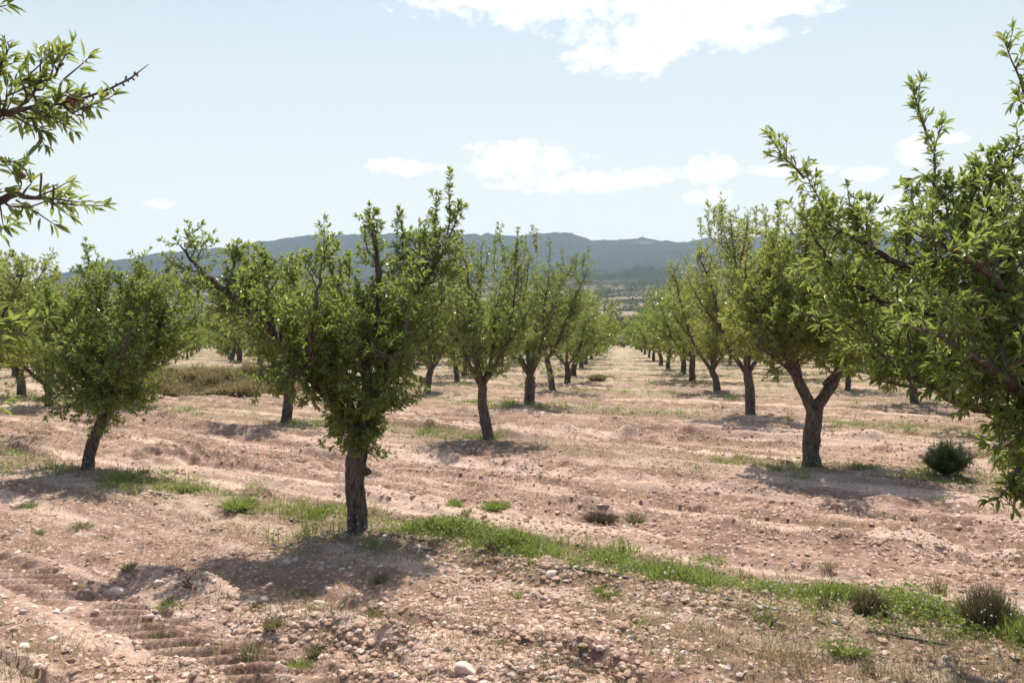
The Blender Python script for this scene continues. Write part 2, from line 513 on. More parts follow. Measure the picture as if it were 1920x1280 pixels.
def hill_z(x, y, A, Rr):
    px = 960 + F * np.tan(np.clip(A, R(-63), R(63)))
    cA = np.cos(A)
    tc = crest_tan(px, CREST) * cA          # tangent of elevation measured radially
    tf = crest_tan(px, FOOT) * cA
    RC, RF = 3400.0, 1500.0
    t = np.interp(Rr, [180, 450, RF * 0.85, RF, RF * 1.15, 2100, RC, 3900, 4600], [0, 0.25, 0.9, 1, 1.02, 1.04, 2, 1.6, 1.2])
    tt = np.where(t <= 1, tf * t, tf + (tc - tf) * (t - 1))
    z = Rr * tt
    # gullies and spurs
    amp = np.clip((Rr - 1300) / 1500, 0, 1)
    rid = 0.5 - np.abs(fbm(x / 620, y / 620, 41, 6, 0.52))
    fade = np.clip(1.3 - 1.1 * np.abs(Rr - RC) / RC * 3.0, -1, 1)
    k = np.where(Rr < RC, np.clip((RC - Rr) / 700, 0.08, 1), 0.6)
    z = z + amp * k * (rid - 0.42) * 105
    z = z + np.clip((Rr - 300) / 1200, 0, 1) * 26 * fbm(x / 210, y / 210, 44, 4)
    z = z + np.clip((Rr - 1500) / 1500, 0, 1) * 7 * fbm(x / 38, y / 38, 46, 3, 0.6)
    return z - 2.5 * np.clip((260 - Rr) / 80, 0, 1) - 0.3


def build_hills():
    rr = np.concatenate([np.linspace(180, 900, 50), np.linspace(915, 4600, 240)])
    aa = np.radians(np.concatenate([np.arange(-70, -36, 1.0), np.arange(-36, 36.001, 0.13), np.arange(37, 70.1, 1.0)]))
    o = polar_sheet('hills', rr, aa, hill_z, M_HILLS)
    tag(o, 'long blue hazy scrub covered hills behind the orchard', 'hills', kind='structure')


build_ground()
build_hills()


def build_haze():
    v = np.array([(sx * 5200, sy * 5200, z) for z in (-4.0, 620.0) for sy in (-1, 1) for sx in (-1, 1)], dtype=float)
    f = np.array([(0, 2, 3, 1), (4, 5, 7, 6), (0, 1, 5, 4), (2, 6, 7, 3), (0, 4, 6, 2), (1, 3, 7, 5)])
    m, h, out = material('haze_air')
    p = h.node('ShaderNodeVolumePrincipled')
    p.inputs['Color'].default_value = (0.60, 0.77, 0.95, 1)
    p.inputs['Density'].default_value = 0.00012
    p.inputs['Anisotropy'].default_value = 0.2
    h.l.new(p.outputs[0], out.inputs['Volume'])
    o = mesh_obj('haze', v, f, m, smooth=False)
    tag(o, 'thin pale haze in the air before the hills', 'haze', kind='stuff')
    o.display_type = 'WIRE'


build_haze()


# ------------------------------------------------------------------ trees
def catmull(pts, rad, sub):
    pts = [np.array(p, float) for p in pts]
    P = [2 * pts[0] - pts[1]] + pts + [2 * pts[-1] - pts[-2]]
    o, ro = [], []
    for i in range(1, len(P) - 2):
        for k in range(sub):
            t = k / sub
            a, b, c, d = P[i - 1], P[i], P[i + 1], P[i + 2]
            o.append(0.5 * ((2 * b) + (-a + c) * t + (2 * a - 5 * b + 4 * c - d) * t * t + (-a + 3 * b - 3 * c + d) * t ** 3))
            ro.append(rad[i - 1] * (1 - t) + rad[i] * t)
    o.append(pts[-1]); ro.append(rad[-1])
    return np.array(o), np.array(ro)


class Wood:
    """collects tubes and bakes them as one mesh"""
    def __init__(self):
        self.v, self.f, self.n = [], [], 0

    def tube(self, P, rad, sides=6, lump=0.0, seed=0):
        P = np.asarray(P, float); rad = np.asarray(rad, float)
        n = len(P)
        T = np.gradient(P, axis=0)
        T /= np.linalg.norm(T, axis=1)[:, None] + 1e-9
        up = np.array([0.0, 1.0, 0.0]) if abs(T[0][1]) < 0.9 else np.array([1.0, 0, 0])
        N = np.cross(T[0], up); N /= np.linalg.norm(N)
        Ns = [N]
        for i in range(1, n):
            N = N - T[i] * np.dot(N, T[i]); N /= np.linalg.norm(N) + 1e-9
            Ns.append(N)
        Ns = np.array(Ns); B = np.cross(T, Ns)
        th = np.linspace(0, 2 * math.pi, sides, endpoint=False)
        rr = np.repeat(rad[:, None], sides, 1)
        if lump > 0:
            L = np.concatenate([[0], np.cumsum(np.linalg.norm(np.diff(P, axis=0), axis=1))])
            a = np.cos(th)[None, :] * 1.3 + 5 + 0 * L[:, None]; b = np.sin(th)[None, :] * 1.3 + 0 * L[:, None]
            rr = rr * (1 + lump * (1.5 * fbm(a + L[:, None] * 7, b + L[:, None] * 2.0 + 9, seed, 3) + 0.9 * fbm(a * 3, b * 3 + L[:, None] * 25, seed + 3, 2)))
        V = P[:, None, :] + Ns[:, None, :] * (np.cos(th)[None, :, None] * rr[..., None]) + B[:, None, :] * (np.sin(th)[None, :, None] * rr[..., None])
        self.v.append(V.reshape(-1, 3))
        i = np.arange(n - 1)[:, None] * sides
        j = np.arange(sides)[None, :]
        a = i + j; b = i + (j + 1) % sides
        f = np.stack([a, b, b + sides, a + sides], -1).reshape(-1, 4) + self.n
        self.f.append(f)
        tip = self.n + n * sides
        self.v.append((P[-1] + T[-1] * rad[-1] * 0.6)[None, :])
        j = np.arange(sides)
        k = self.n + (n - 1) * sides
        self.f.append(np.stack([k + j, k + (j + 1) % sides, np.full(sides, tip), np.full(sides, tip)], -1))
        self.n += n * sides + 1

    def blob(self, c, r, seed=0, sides=10):
        z = np.linspace(-1, 1, 7)
        P = np.array(c)[None, :] + np.stack([0 * z, 0 * z, z * r], -1)
        self.tube(P, r * np.sqrt(np.clip(1 - z ** 2, 0.02, 1)), sides, 0.35, seed)

    def arrays(self):
        V = np.vstack(self.v); Fq = np.vstack(self.f)
        tri = Fq[:, 2] == Fq[:, 3]
        q, t = Fq[~tri], Fq[tri][:, :3]
        flat = np.concatenate([q.ravel(), t.ravel()])
        sizes = np.concatenate([np.full(len(q), 4), np.full(len(t), 3)])
        return V, flat, sizes

    def build(self, name, mat, parent=None):
        V, flat, sizes = self.arrays()
        return mesh_obj(name, V, flat, mat, parent, True, sizes)


def leaf_mesh(name, P, D, L, W, mat, parent, rng, detail=2, twigs=None):
    """P: leaf bases, D: directions, L, W: lengths and widths"""
    n = len(P)
    D = D / (np.linalg.norm(D, axis=1)[:, None] + 1e-9)
    up = rng.normal(0, 0.45, (n, 3)); up[:, 2] += 0.85
    Sd = np.cross(D, up); Sd /= np.linalg.norm(Sd, axis=1)[:, None] + 1e-9
    Nn = np.cross(Sd, D)
    L = L[:, None]; W = W[:, None]
    if detail == 2:
        bend = rng.uniform(-0.02, 0.28, (n, 1))
        def pt(s, w, e):
            return P + D * L * s + Sd * W * w * 0.5 + Nn * (W * e * 0.32 - L * bend * s * s)
        V = np.stack([pt(0, 0, 0), pt(.33, -.92, 1), pt(.33, 0, 0), pt(.33, .92, 1), pt(.68, -.8, 1), pt(.68, 0, 0), pt(.68, .8, 1), pt(1, 0, 0)], 1)
        tri = np.array([[0, 2, 1], [0, 3, 2], [4, 5, 7], [5, 6, 7]])
        qd = np.array([[1, 2, 5, 4], [2, 3, 6, 5]])
        off = (np.arange(n) * 8)[:, None, None]
        flat = np.concatenate([(tri[None] + off).ravel(), (qd[None] + off).ravel()])
        sizes = np.concatenate([np.full(n * 4, 3), np.full(n * 2, 4)])
    else:
        e = Nn * W * 0.18
        V = np.stack([P, P + D * L * .45 - Sd * W * .5 + e, P + D * L - Nn * L * .12, P + D * L * .45 + Sd * W * .5 + e], 1)
        off = (np.arange(n) * 4)[:, None, None]
        flat = (np.array([[0, 2, 1], [0, 3, 2]])[None] + off).ravel()
        sizes = np.full(n * 2, 3)
    V = V.reshape(-1, 3)
    if twigs is None:
        return mesh_obj(name, V, flat, mat, parent, False, sizes)
    TV, tf, ts = twigs.arrays()
    nl = len(sizes)
    o = mesh_obj(name, np.vstack([V, TV]), np.concatenate([flat, tf + len(V)]), mat, parent, False, np.concatenate([sizes, ts]))
    o.data.materials.append(M_TWIG)
    if len(o.data.polygons) == nl + len(ts):
        o.data.polygons.foreach_set('material_index', np.concatenate([np.zeros(nl, np.int32), np.ones(len(ts), np.int32)]))
    else:
        print('twig faces lost', len(o.data.polygons), nl + len(ts))
    return o


def unit(v):
    return v / (np.linalg.norm(v) + 1e-9)


class Tree:
    """wood and leaves of one almond tree, grown from hand-placed limbs"""
    def __init__(self, seed, leaf=0.062, lw=0.26, spacing=0.0125, branch_gap=0.10, twig_gap=0.075, sides=6):
        self.rng = np.random.default_rng(seed)
        self.trunk, self.twigs = Wood(), Wood()
        self.P, self.D, self.L = [], [], []
        self.leaf, self.lw, self.spacing = leaf, lw, spacing
        self.bg, self.tg, self.sides = branch_gap, twig_gap, sides
        self.seed = seed
        self.nodes = []

    def leaves_on(self, P, frac0=0.0, k=1.0):
        rng = self.rng
        seg = np.linalg.norm(np.diff(P, axis=0), axis=1)
        Ls = np.concatenate([[0], np.cumsum(seg)])
        n = int(Ls[-1] * (1 - frac0) / self.spacing * k)
        if n < 1: return
        # leaves stand in small rosettes on short spurs
        s = Ls[-1] * (frac0 + (1 - frac0) * np.sort(rng.random(n)))
        s = np.round(s / 0.035) * 0.035 * 0.6 + s * 0.4
        s = np.clip(s, 0, Ls[-1])
        base = np.stack([np.interp(s, Ls, P[:, i]) for i in range(3)], -1)
        T = np.stack([np.interp(s, Ls, np.gradient(P[:, i], Ls + np.arange(len(Ls)) * 1e-6)) for i in range(3)], -1)
        T /= np.linalg.norm(T, axis=1)[:, None] + 1e-9
        rad = rng.normal(0, 1, (n, 3))
        rad -= T * np.sum(rad * T, 1)[:, None]
        rad /= np.linalg.norm(rad, axis=1)[:, None] + 1e-9
        a = rng.uniform(0.45, 1.25, n)[:, None]
        D = T * np.cos(a) + rad * np.sin(a)
        D[:, 2] -= rng.uniform(-0.05, 0.35, n)
        self.P.append(base + rad * 0.006); self.D.append(D)
        self.L.append(self.leaf * rng.uniform(0.4, 1.3, n))
        # tuft at the tip
        m = max(2, int(6 * k))
        D = P[-1] - P[-2]; D = unit(D)[None, :] + rng.normal(0, 0.45, (m, 3))
        self.P.append(np.repeat(P[-1][None, :], m, 0)); self.D.append(D); self.L.append(self.leaf * rng.uniform(0.6, 1.15, m))

    def shoot(self, p, d, length, r, up=0.25, leafk=1.0, frac0=0.0, n=5, wob=0.12):
        rng = self.rng
        pts = [np.array(p, float)]
        d = unit(np.array(d, float))
        for i in range(n - 1):
            d = unit(d + np.array([0, 0, up]) + rng.normal(0, wob, 3))
            pts.append(pts[-1] + d * length / (n - 1))
        P = np.array(pts)
        self.twigs.tube(P, np.linspace(r, 0.0018, n), 4 if r < 0.008 else self.sides)
        self.leaves_on(P, frac0, leafk)
        return P

    def branch(self, p, d, length, r=0.012, up=0.16, twigs=True, dens=1.0):
        rng = self.rng
        P = self.shoot(p, d, length, r, up, 0.7 * dens, 0.15, 6, 0.16)
        if not twigs: return
        Ls = np.concatenate([[0], np.cumsum(np.linalg.norm(np.diff(P, axis=0), axis=1))])
        s = 0.06
        while s < Ls[-1]:
            q = np.array([np.interp(s, Ls, P[:, i]) for i in range(3)])
            dd = unit(P[min(len(P) - 1, int(s / Ls[-1] * 5) + 1)] - P[int(s / Ls[-1] * 4.99)])
            side = rng.normal(0, 1, 3); side = unit(side - dd * side.dot(dd))
            self.shoot(q, dd * 0.6 + side, rng.uniform(0.07, 0.22) * (1.1 - 0.4 * s / Ls[-1]), 0.004, 0.12, dens, 0.0, 4)
            s += self.tg * rng.uniform(0.6, 1.4)

    def limb(self, pts, r0, r1, start=0.2, blen=(0.22, 0.5), dens=1.0, sub=5, up=0.16, end_shoot=0.3, sides=None):
        rng = self.rng
        P, rad = catmull(pts, list(np.linspace(r0, r1, len(pts))), sub)
        P[1:-1] += rng.normal(0, 0.25 * r1 + 0.004, P[1:-1].shape)
        self.nodes += [p for p in P[len(P) // 4:]]
        self.trunk.tube(P, rad, sides or max(6, self.sides), 0.16, self.seed + len(self.trunk.v))
        Ls = np.concatenate([[0], np.cumsum(np.linalg.norm(np.diff(P, axis=0), axis=1))])
        s = Ls[-1] * start
        while s < Ls[-1]:
            t = s / Ls[-1]
            q = np.array([np.interp(s, Ls, P[:, i]) for i in range(3)])
            k = min(len(P) - 2, int(np.searchsorted(Ls, s)))
            dd = unit(P[k + 1] - P[k - 1 if k else 0])
            side = rng.normal(0, 1, 3); side = unit(side - dd * side.dot(dd))
            ln = rng.uniform(*blen) * (1.05 - 0.35 * t)
            self.branch(q, dd * 0.45 + side, ln, 0.005 + 0.014 * ln, up, True, dens)
            s += self.bg * rng.uniform(0.6, 1.4)
        if end_shoot:
            self.branch(P[-1], P[-1] - P[-2], end_shoot, max(0.006, r1), 0.1, True, dens)
        return P

    def spike(self, p, d, length, dens=1.3):
        """an upright water shoot clad in leaves"""
        dens = dens * self.rng.uniform(.75, 1.1)
        P = self.shoot(p, d, length, 0.008, 0.10, dens, 0.0, 7, 0.10)
        for k in range(1, 6):
            for _ in range(2):
                side = self.rng.normal(0, 1, 3)
                self.shoot(P[k], np.array([0, 0, 1.0]) + side * 0.9, self.rng.uniform(0.04, 0.10), 0.003, 0.1, dens, 0, 3)

    def fill(self, c, rad, n, blen=(.22, .42), dens=1.0, minz=None):
        """more side limbs that carry foliage through the crown's volume, each grown from the nearest limb"""
        rng = self.rng
        A = np.array(self.nodes)
        for _ in range(n):
            v = rng.normal(0, 1, 3); v /= np.linalg.norm(v)
            p = np.array(c) + v * rng.uniform(.35, 1.0) ** .6 * np.array(rad)
            if minz is not None and p[2] < minz: continue
            d = np.linalg.norm(A - p, axis=1) + np.where(A[:, 2] > p[2] - .02, .35, 0)
            i = int(np.argmin(d)); a = A[i]
            L = float(np.linalg.norm(p - a))
            if L > 1.1: continue
            if L > .05:
                m = (a + p) / 2 + rng.normal(0, .06 * L, 3) - np.array([0, 0, .06 * L])
                P, rr = catmull([a, m, p], [.006 + .009 * L, .006 + .005 * L, .005], 3)
                self.twigs.tube(P, rr, 5)
                self.leaves_on(P, .45, .8 * dens)
            o = unit(p - a) + v * .5 + np.array([0, 0, .25])
            self.branch(p, o, rng.uniform(*blen), .005, .16, True, dens)

    def build(self, parent, leafmat, detail=2, wood=M_BARK):
        self.trunk.build('trunk', wood, parent)
        P, D, L = np.vstack(self.P), np.vstack(self.D), np.concatenate(self.L)
        W = L * self.lw * self.rng.uniform(0.85, 1.2, len(L))
        leaf_mesh('crown', P, D, L, W, leafmat, parent, self.rng, detail, self.twigs if self.twigs.v else None)
        return len(L)


def wp(px, py, Y):
    return np.array([(px - 960) / F * Y, Y, EYE + (HOR - py) / F * Y])


class PixLimbs:
    """turns photo positions at a tree's own distance into points local to the tree"""
    def __init__(self, bx, by_unused, Y):
        self.Y = Y
        X = (bx - 960) / F * Y
        self.base = np.array([X, Y, gh(X, Y) - 0.03])

    def __call__(self, *pts):
        return [wp(p[0], p[1], self.Y + (p[2] if len(p) > 2 else 0)) - self.base for p in pts]


NLEAF = 0


def finish(T, base, label, leafmat=M_LEAF, detail=2, group=None):
    global NLEAF
    e = empty('almond_tree', base)
    tag(e, label, 'tree', group)
    NLEAF += T.build(e, leafmat, detail)
    return e


def trunk_tube(T, pts, rads, sides=16, sub=8):
    pts = [np.array(p, float) for p in pts]
    pts[0] = pts[0] - np.array([0, 0, 0.08])
    P, rad = catmull(pts, rads, sub)
    # root flare
    h = P[:, 2] - P[0, 2]
    rad = rad * (1 + 0.55 * np.exp(-h / 0.075))
    T.trunk.tube(P, rad, sides, 0.13, T.seed + 7)
    return P


# ---- the tree in the middle foreground
def tree_front():
    L = PixLimbs(674, 1012, 7.0)
    T = Tree(11, 0.052, 0.32, 0.0090, 0.06, 0.042, 7)
    trunk_tube(T, L((674, 1010), (669, 960), (666, 905), (670, 850), (678, 800)), [0.085, 0.080, 0.079, 0.086, 0.078], 20, 10)
    T.trunk.blob(L((686, 884))[0], 0.038, 3, 12)
    T.limb(L((677, 810), (687, 740), (690, 650, .05), (712, 570, .1), (708, 500, .05), (704, 455, 0)), 0.066, 0.012, 0.1, (.2, .46), end_shoot=0.2)
    T.limb(L((674, 822), (612, 740, -.08), (545, 662, -.12), (482, 592, -.15), (420, 545, -.15), (370, 500, -.12), (345, 468, -.1)), 0.062, 0.009, 0.12, (.16, .38), end_shoot=0.10)
    T.limb(L((688, 740), (740, 655, .2), (780, 560, .3), (812, 500, .3), (826, 460, .3)), 0.045, 0.010, 0.1, (.16, .34), end_shoot=0.0)
    T.limb(L((684, 780), (725, 715, -.3), (755, 640, -.45), (765, 560, -.5)), 0.035, 0.009, 0.1, (.18, .36))
    T.limb(L((688, 700), (655, 600, .4), (625, 520, .5), (610, 480, .5)), 0.035, 0.009, 0.15, (.16, .36))
    T.limb(L((625, 755), (585, 670, -.35), (590, 580, -.45), (600, 520, -.45)), 0.03, 0.008, 0.1, (.16, .36))
    T.limb(L((482, 592, -.15), (455, 540, .1), (462, 490, .15)), 0.02, 0.007, 0.1, (.15, .3), end_shoot=0.15)
    T.limb(L((560, 675, -.12), (520, 640, .25), (500, 570, .4), (520, 520, .4)), 0.025, 0.008, 0.1, (.15, .32), end_shoot=0.1)
    T.limb(L((600, 725, -.1), (560, 700, -.4), (500, 690, -.5), (490, 715, -.5)), 0.02, 0.006, 0.15, (.12, .26), up=-0.02, end_shoot=0.08)
    T.limb(L((680, 790), (655, 760, .3), (610, 700, .5)), 0.03, 0.01, 0.1, (.15, .32))
    def F_(px, py, dy, rx, ry, rd, n, bl=(.18, .34)):
        k = 7.0 / F
        T.fill(L((px, py, dy))[0], (rx * k, rd, ry * k), n, bl)
    F_(705, 680, 0, 75, 120, .45, 50)
    F_(620, 700, 0, 55, 60, .4, 16)
    F_(500, 590, -.1, 80, 60, .4, 16)
    F_(775, 590, .2, 50, 70, .4, 20)
    F_(805, 490, .3, 34, 50, .25, 16, (.12, .24))
    # leafy suckers around the fork
    for k in range(26):
        a = k * 2.4; zz = L((672, 850 - k * 2.6))[0]
        T.branch(zz, (math.cos(a), math.sin(a), 0.25), T.rng.uniform(.13, .27), 0.006, 0.02)
    for (x, y, dy, x1, y1) in ((702, 470, 0, 700, 385), (755, 470, .2, 758, 395), (838, 440, .3, 856, 318), (820, 470, .3, 800, 365), (440, 500, -.1, 434, 462), (845, 440, .3, 872, 385),
                               (610, 500, .5, 605, 472), (500, 520, .1, 495, 470), (655, 520, .3, 652, 478), (545, 540, .3, 560, 490)):
        p, q = L((x, y, dy), (x1, y1, dy))
        T.spike(p, q - p, float(np.linalg.norm(q - p)))
    finish(T, L.base, 'almond tree with a knotty bare trunk casting shadow, standing alone in the middle foreground')


def tree_left():
    L = PixLimbs(163, 892, 10.3)
    T = Tree(23, 0.055, 0.34, 0.0095, 0.066, 0.05, 6)
    trunk_tube(T, L((161, 893), (168, 850), (186, 800), (208, 762)), [0.082, 0.074, 0.072, 0.07], 16)
    T.limb(L((206, 768), (165, 710, -.1), (120, 650, -.3), (95, 590, -.3)), 0.05, 0.01, 0.1, (.25, .5))
    T.limb(L((207, 765), (205, 670, -.2), (190, 580, -.1), (172, 520, 0)), 0.055, 0.01, 0.1, (.25, .55))
    T.limb(L((209, 762), (262, 690, 0), (300, 610, .1), (312, 560, .1)), 0.06, 0.01, 0.1, (.22, .5))
    T.limb(L((208, 762), (240, 660, .6), (262, 590, .8)), 0.045, 0.01, 0.1, (.25, .5))
    T.limb(L((206, 765), (175, 690, .7), (140, 600, .9)), 0.045, 0.01, 0.1, (.25, .5))
    T.limb(L((207, 768), (220, 700, -.6), (235, 640, -.8)), 0.04, 0.01, 0.1, (.22, .45))
    k = 10.3 / F
    T.fill(L((205, 640, 0))[0], (120 * k, .9, 110 * k), 70, (.22, .40), 1.0)
    T.fill(L((190, 730, -.1))[0], (75 * k, .5, 45 * k), 45, (.18, .35), 1.0)
    T.fill(L((300, 600, 0))[0], (60 * k, .6, 80 * k), 45, (.2, .4), 1.0)
    for (x, y, dy, x1, y1) in ((172, 520, 0, 166, 450), (312, 560, .1, 318, 490), (262, 580, .6, 262, 545), (95, 590, -.3, 92, 530), (345, 590, .1, 352, 520), (225, 560, 0, 228, 520)):
        p, q = L((x, y, dy), (x1, y1, dy)); T.spike(p, q - p, float(np.linalg.norm(q - p)))
    finish(T, L.base, 'almond tree leaning right on a slim curved trunk, low crown, left side of the orchard')


def tree_right_forked():
    L = PixLimbs(1522, 880, 10.7)
    T = Tree(35, 0.056, 0.34, 0.0095, 0.066, 0.05, 6)
    trunk_tube(T, L((1521, 880), (1521, 830), (1526, 785), (1528, 762)), [0.115, 0.105, 0.103, 0.11], 18)
    T.limb(L((1526, 768), (1492, 706, -.1), (1464, 640, -.1), (1430, 575, 0), (1400, 520, 0)), 0.082, 0.012, 0.38, (.25, .55), sides=12)
    T.limb(L((1529, 766), (1566, 712, 0), (1575, 680, .1), (1600, 600, .2), (1620, 520, .2)), 0.085, 0.012, 0.38, (.25, .55), sides=12)
    T.limb(L((1478, 672, -.1), (1500, 590, -.4), (1510, 500, -.4), (1515, 440, -.3)), 0.045, 0.01, 0.15, (.25, .5))
    T.limb(L((1574, 690, 0), (1555, 600, .6), (1540, 500, .8), (1545, 430, .8)), 0.045, 0.01, 0.15, (.25, .5))
    T.limb(L((1464, 640, -.1), (1440, 560, .6), (1450, 470, .8)), 0.04, 0.01, 0.15, (.25, .5))
    T.limb(L((1574, 680, 0), (1620, 640, -.5), (1650, 560, -.6)), 0.045, 0.01, 0.15, (.25, .5))
    T.limb(L((1490, 700, -.1), (1450, 670, -.4), (1420, 650, -.5)), 0.03, 0.01, 0.2, (.2, .42))
    T.limb(L((1545, 720, 0), (1590, 670, -.7), (1600, 640, -.9)), 0.03, 0.01, 0.35, (.2, .42))
    k = 10.7 / F
    T.fill(L((1530, 560, 0))[0], (120 * k, 1.0, 130 * k), 110, (.25, .48), 1.0)
    T.fill(L((1460, 620, 0))[0], (80 * k, .7, 60 * k), 70, (.2, .4), 1.0)
    T.fill(L((1610, 640, 0))[0], (70 * k, .7, 55 * k), 60, (.2, .4), 1.0)
    for (x, y, dy, x1, y1) in ((1545, 430, .8, 1552, 335), (1515, 440, -.3, 1510, 370), (1620, 500, .2, 1640, 380), (1600, 480, .2, 1595, 395), (1450, 470, .8, 1455, 380), (1655, 560, -.6, 1665, 460)):
        p, q = L((x, y, dy), (x1, y1, dy)); T.spike(p, q - p, float(np.linalg.norm(q - p)))
    finish(T, L.base, 'almond tree with a thick trunk forking into a wide bare Y, hose at its foot', M_LEAF_Y)


def tree_near_right():
    """big near tree whose trunk stands just outside the right edge"""
    Y = 4.3
    L = PixLimbs(2060, 1250, Y)
    T = Tree(47, 0.060, 0.28, 0.0105, 0.06, 0.055, 7)
    trunk_tube(T, L((2060, 1255), (2050, 1130), (2020, 1010), (1985, 900)), [0.12, 0.11, 0.105, 0.10], 18)
    T.limb(L((1990, 915), (1950, 800, -.1), (1925, 690, 0), (1905, 580, .1), (1885, 470, .1), (1850, 380, .1)), 0.08, 0.012, 0.05, (.14, .34), end_shoot=0.1, sides=12)
    T.limb(L((1945, 790), (1880, 775, -.05), (1800, 755, -.1), (1745, 722, -.1), (1700, 700, -.1)), 0.034, 0.009, 0.15, (.12, .26), end_shoot=0.1)
    T.limb(L((1925, 690), (1850, 640, .15), (1760, 600, .25), (1670, 570, .3), (1600, 560, .3)), 0.034, 0.008, 0.12, (.14, .30), end_shoot=0.08)
    T.limb(L((1912, 620), (1850, 540, .1), (1790, 488, .1), (1700, 500, .1), (1620, 455, .1), (1560, 425, .1)), 0.036, 0.008, 0.1, (.12, .26), end_shoot=0.05)
    T.limb(L((1905, 580, .1), (1860, 520, -.3), (1790, 470, -.4), (1740, 450, -.4)), 0.03, 0.008, 0.1, (.12, .28), end_shoot=0.1)
    T.limb(L((1890, 500, .1), (1830, 430, .2), (1760, 400, .2), (1750, 330, .2)), 0.028, 0.008, 0.1, (.1, .22), end_shoot=0.0)
    T.limb(L((1935, 740), (1870, 700, -.4), (1800, 650, -.5), (1730, 620, -.5)), 0.03, 0.008, 0.1, (.12, .28), end_shoot=0.08)
    T.limb(L((1950, 800), (1900, 830, .3), (1860, 850, .4)), 0.025, 0.008, 0.1, (.1, .22), up=-0.05, end_shoot=0.06)
    T.limb(L((1985, 880), (1935, 880, -.3), (1900, 890, -.4), (1905, 925, -.4)), 0.022, 0.007, 0.2, (.08, .18), up=-0.08, end_shoot=0.05)
    T.limb(L((1940, 760), (1960, 600, .5), (1930, 480, .7), (1900, 400, .7)), 0.045, 0.01, 0.1, (.14, .34))
    T.limb(L((1985, 900), (2050, 760, .1), (2090, 600, .2), (2080, 450, .2)), 0.06, 0.01, 0.1, (.2, .5))
    T.limb(L((1985, 900), (2060, 800, -.5), (2120, 680, -.8)), 0.05, 0.01, 0.1, (.2, .5))
    T.limb(L((1985, 900), (2010, 740, .6), (2030, 600, 1.0)), 0.05, 0.01, 0.1, (.2, .5))
    T.limb(L((1885, 470, .1), (1950, 360, 0), (1945, 240, 0), (1925, 180, 0)), 0.025, 0.006, 0.1, (.08, .2), end_shoot=0.0)
    T.limb(L((1640, 560, .3), (1560, 500, .3), (1520, 430, .3)), 0.016, 0.006, 0.1, (.1, .22), end_shoot=0.05)
    T.limb(L((1850, 640, .15), (1800, 690, .3), (1720, 660, .4)), 0.018, 0.006, 0.1, (.1, .24), end_shoot=0.05)
    k = Y / F
    T.fill(L((1700, 610, .2))[0], (140 * k, .45, 110 * k), 30, (.12, .24), 1.0)
    T.fill(L((1850, 690, 0))[0], (80 * k, .45, 110 * k), 12, (.12, .24), 1.0)
    T.fill(L((1800, 450, .1))[0], (110 * k, .35, 60 * k), 20, (.10, .2), 1.0)
    # long shoots against the sky
    for (x, y, dy, x1, y1, k) in ((1560, 430, .1, 1505, 330, 1.1), (1508, 335, .1, 1445, 262, .8), (1752, 340, .2, 1735, 240, .8), (1737, 250, .2, 1712, 160, 1.0), (1925, 190, 0, 1880, 70, .8), (1880, 380, .1, 1885, 280, 1),
                                  (1620, 455, .1, 1560, 360, .9), (1820, 380, .1, 1815, 310, 1), (1700, 480, .1, 1690, 400, 1), (1850, 380, .1, 1870, 300, 1), (1780, 420, .1, 1770, 340, 1),
                                  (1600, 560, .3, 1530, 545, 1), (1905, 900, -.4, 1912, 965, 1), (1700, 700, -.1, 1600, 742, .9), (1745, 722, -.1, 1640, 735, .7)):
        p, q = L((x, y, dy), (x1, y1, dy)); T.spike(p, q - p, float(np.linalg.norm(q - p)), k)
    finish(T, L.base, 'large close almond tree spreading long leafy branches in from the right edge')


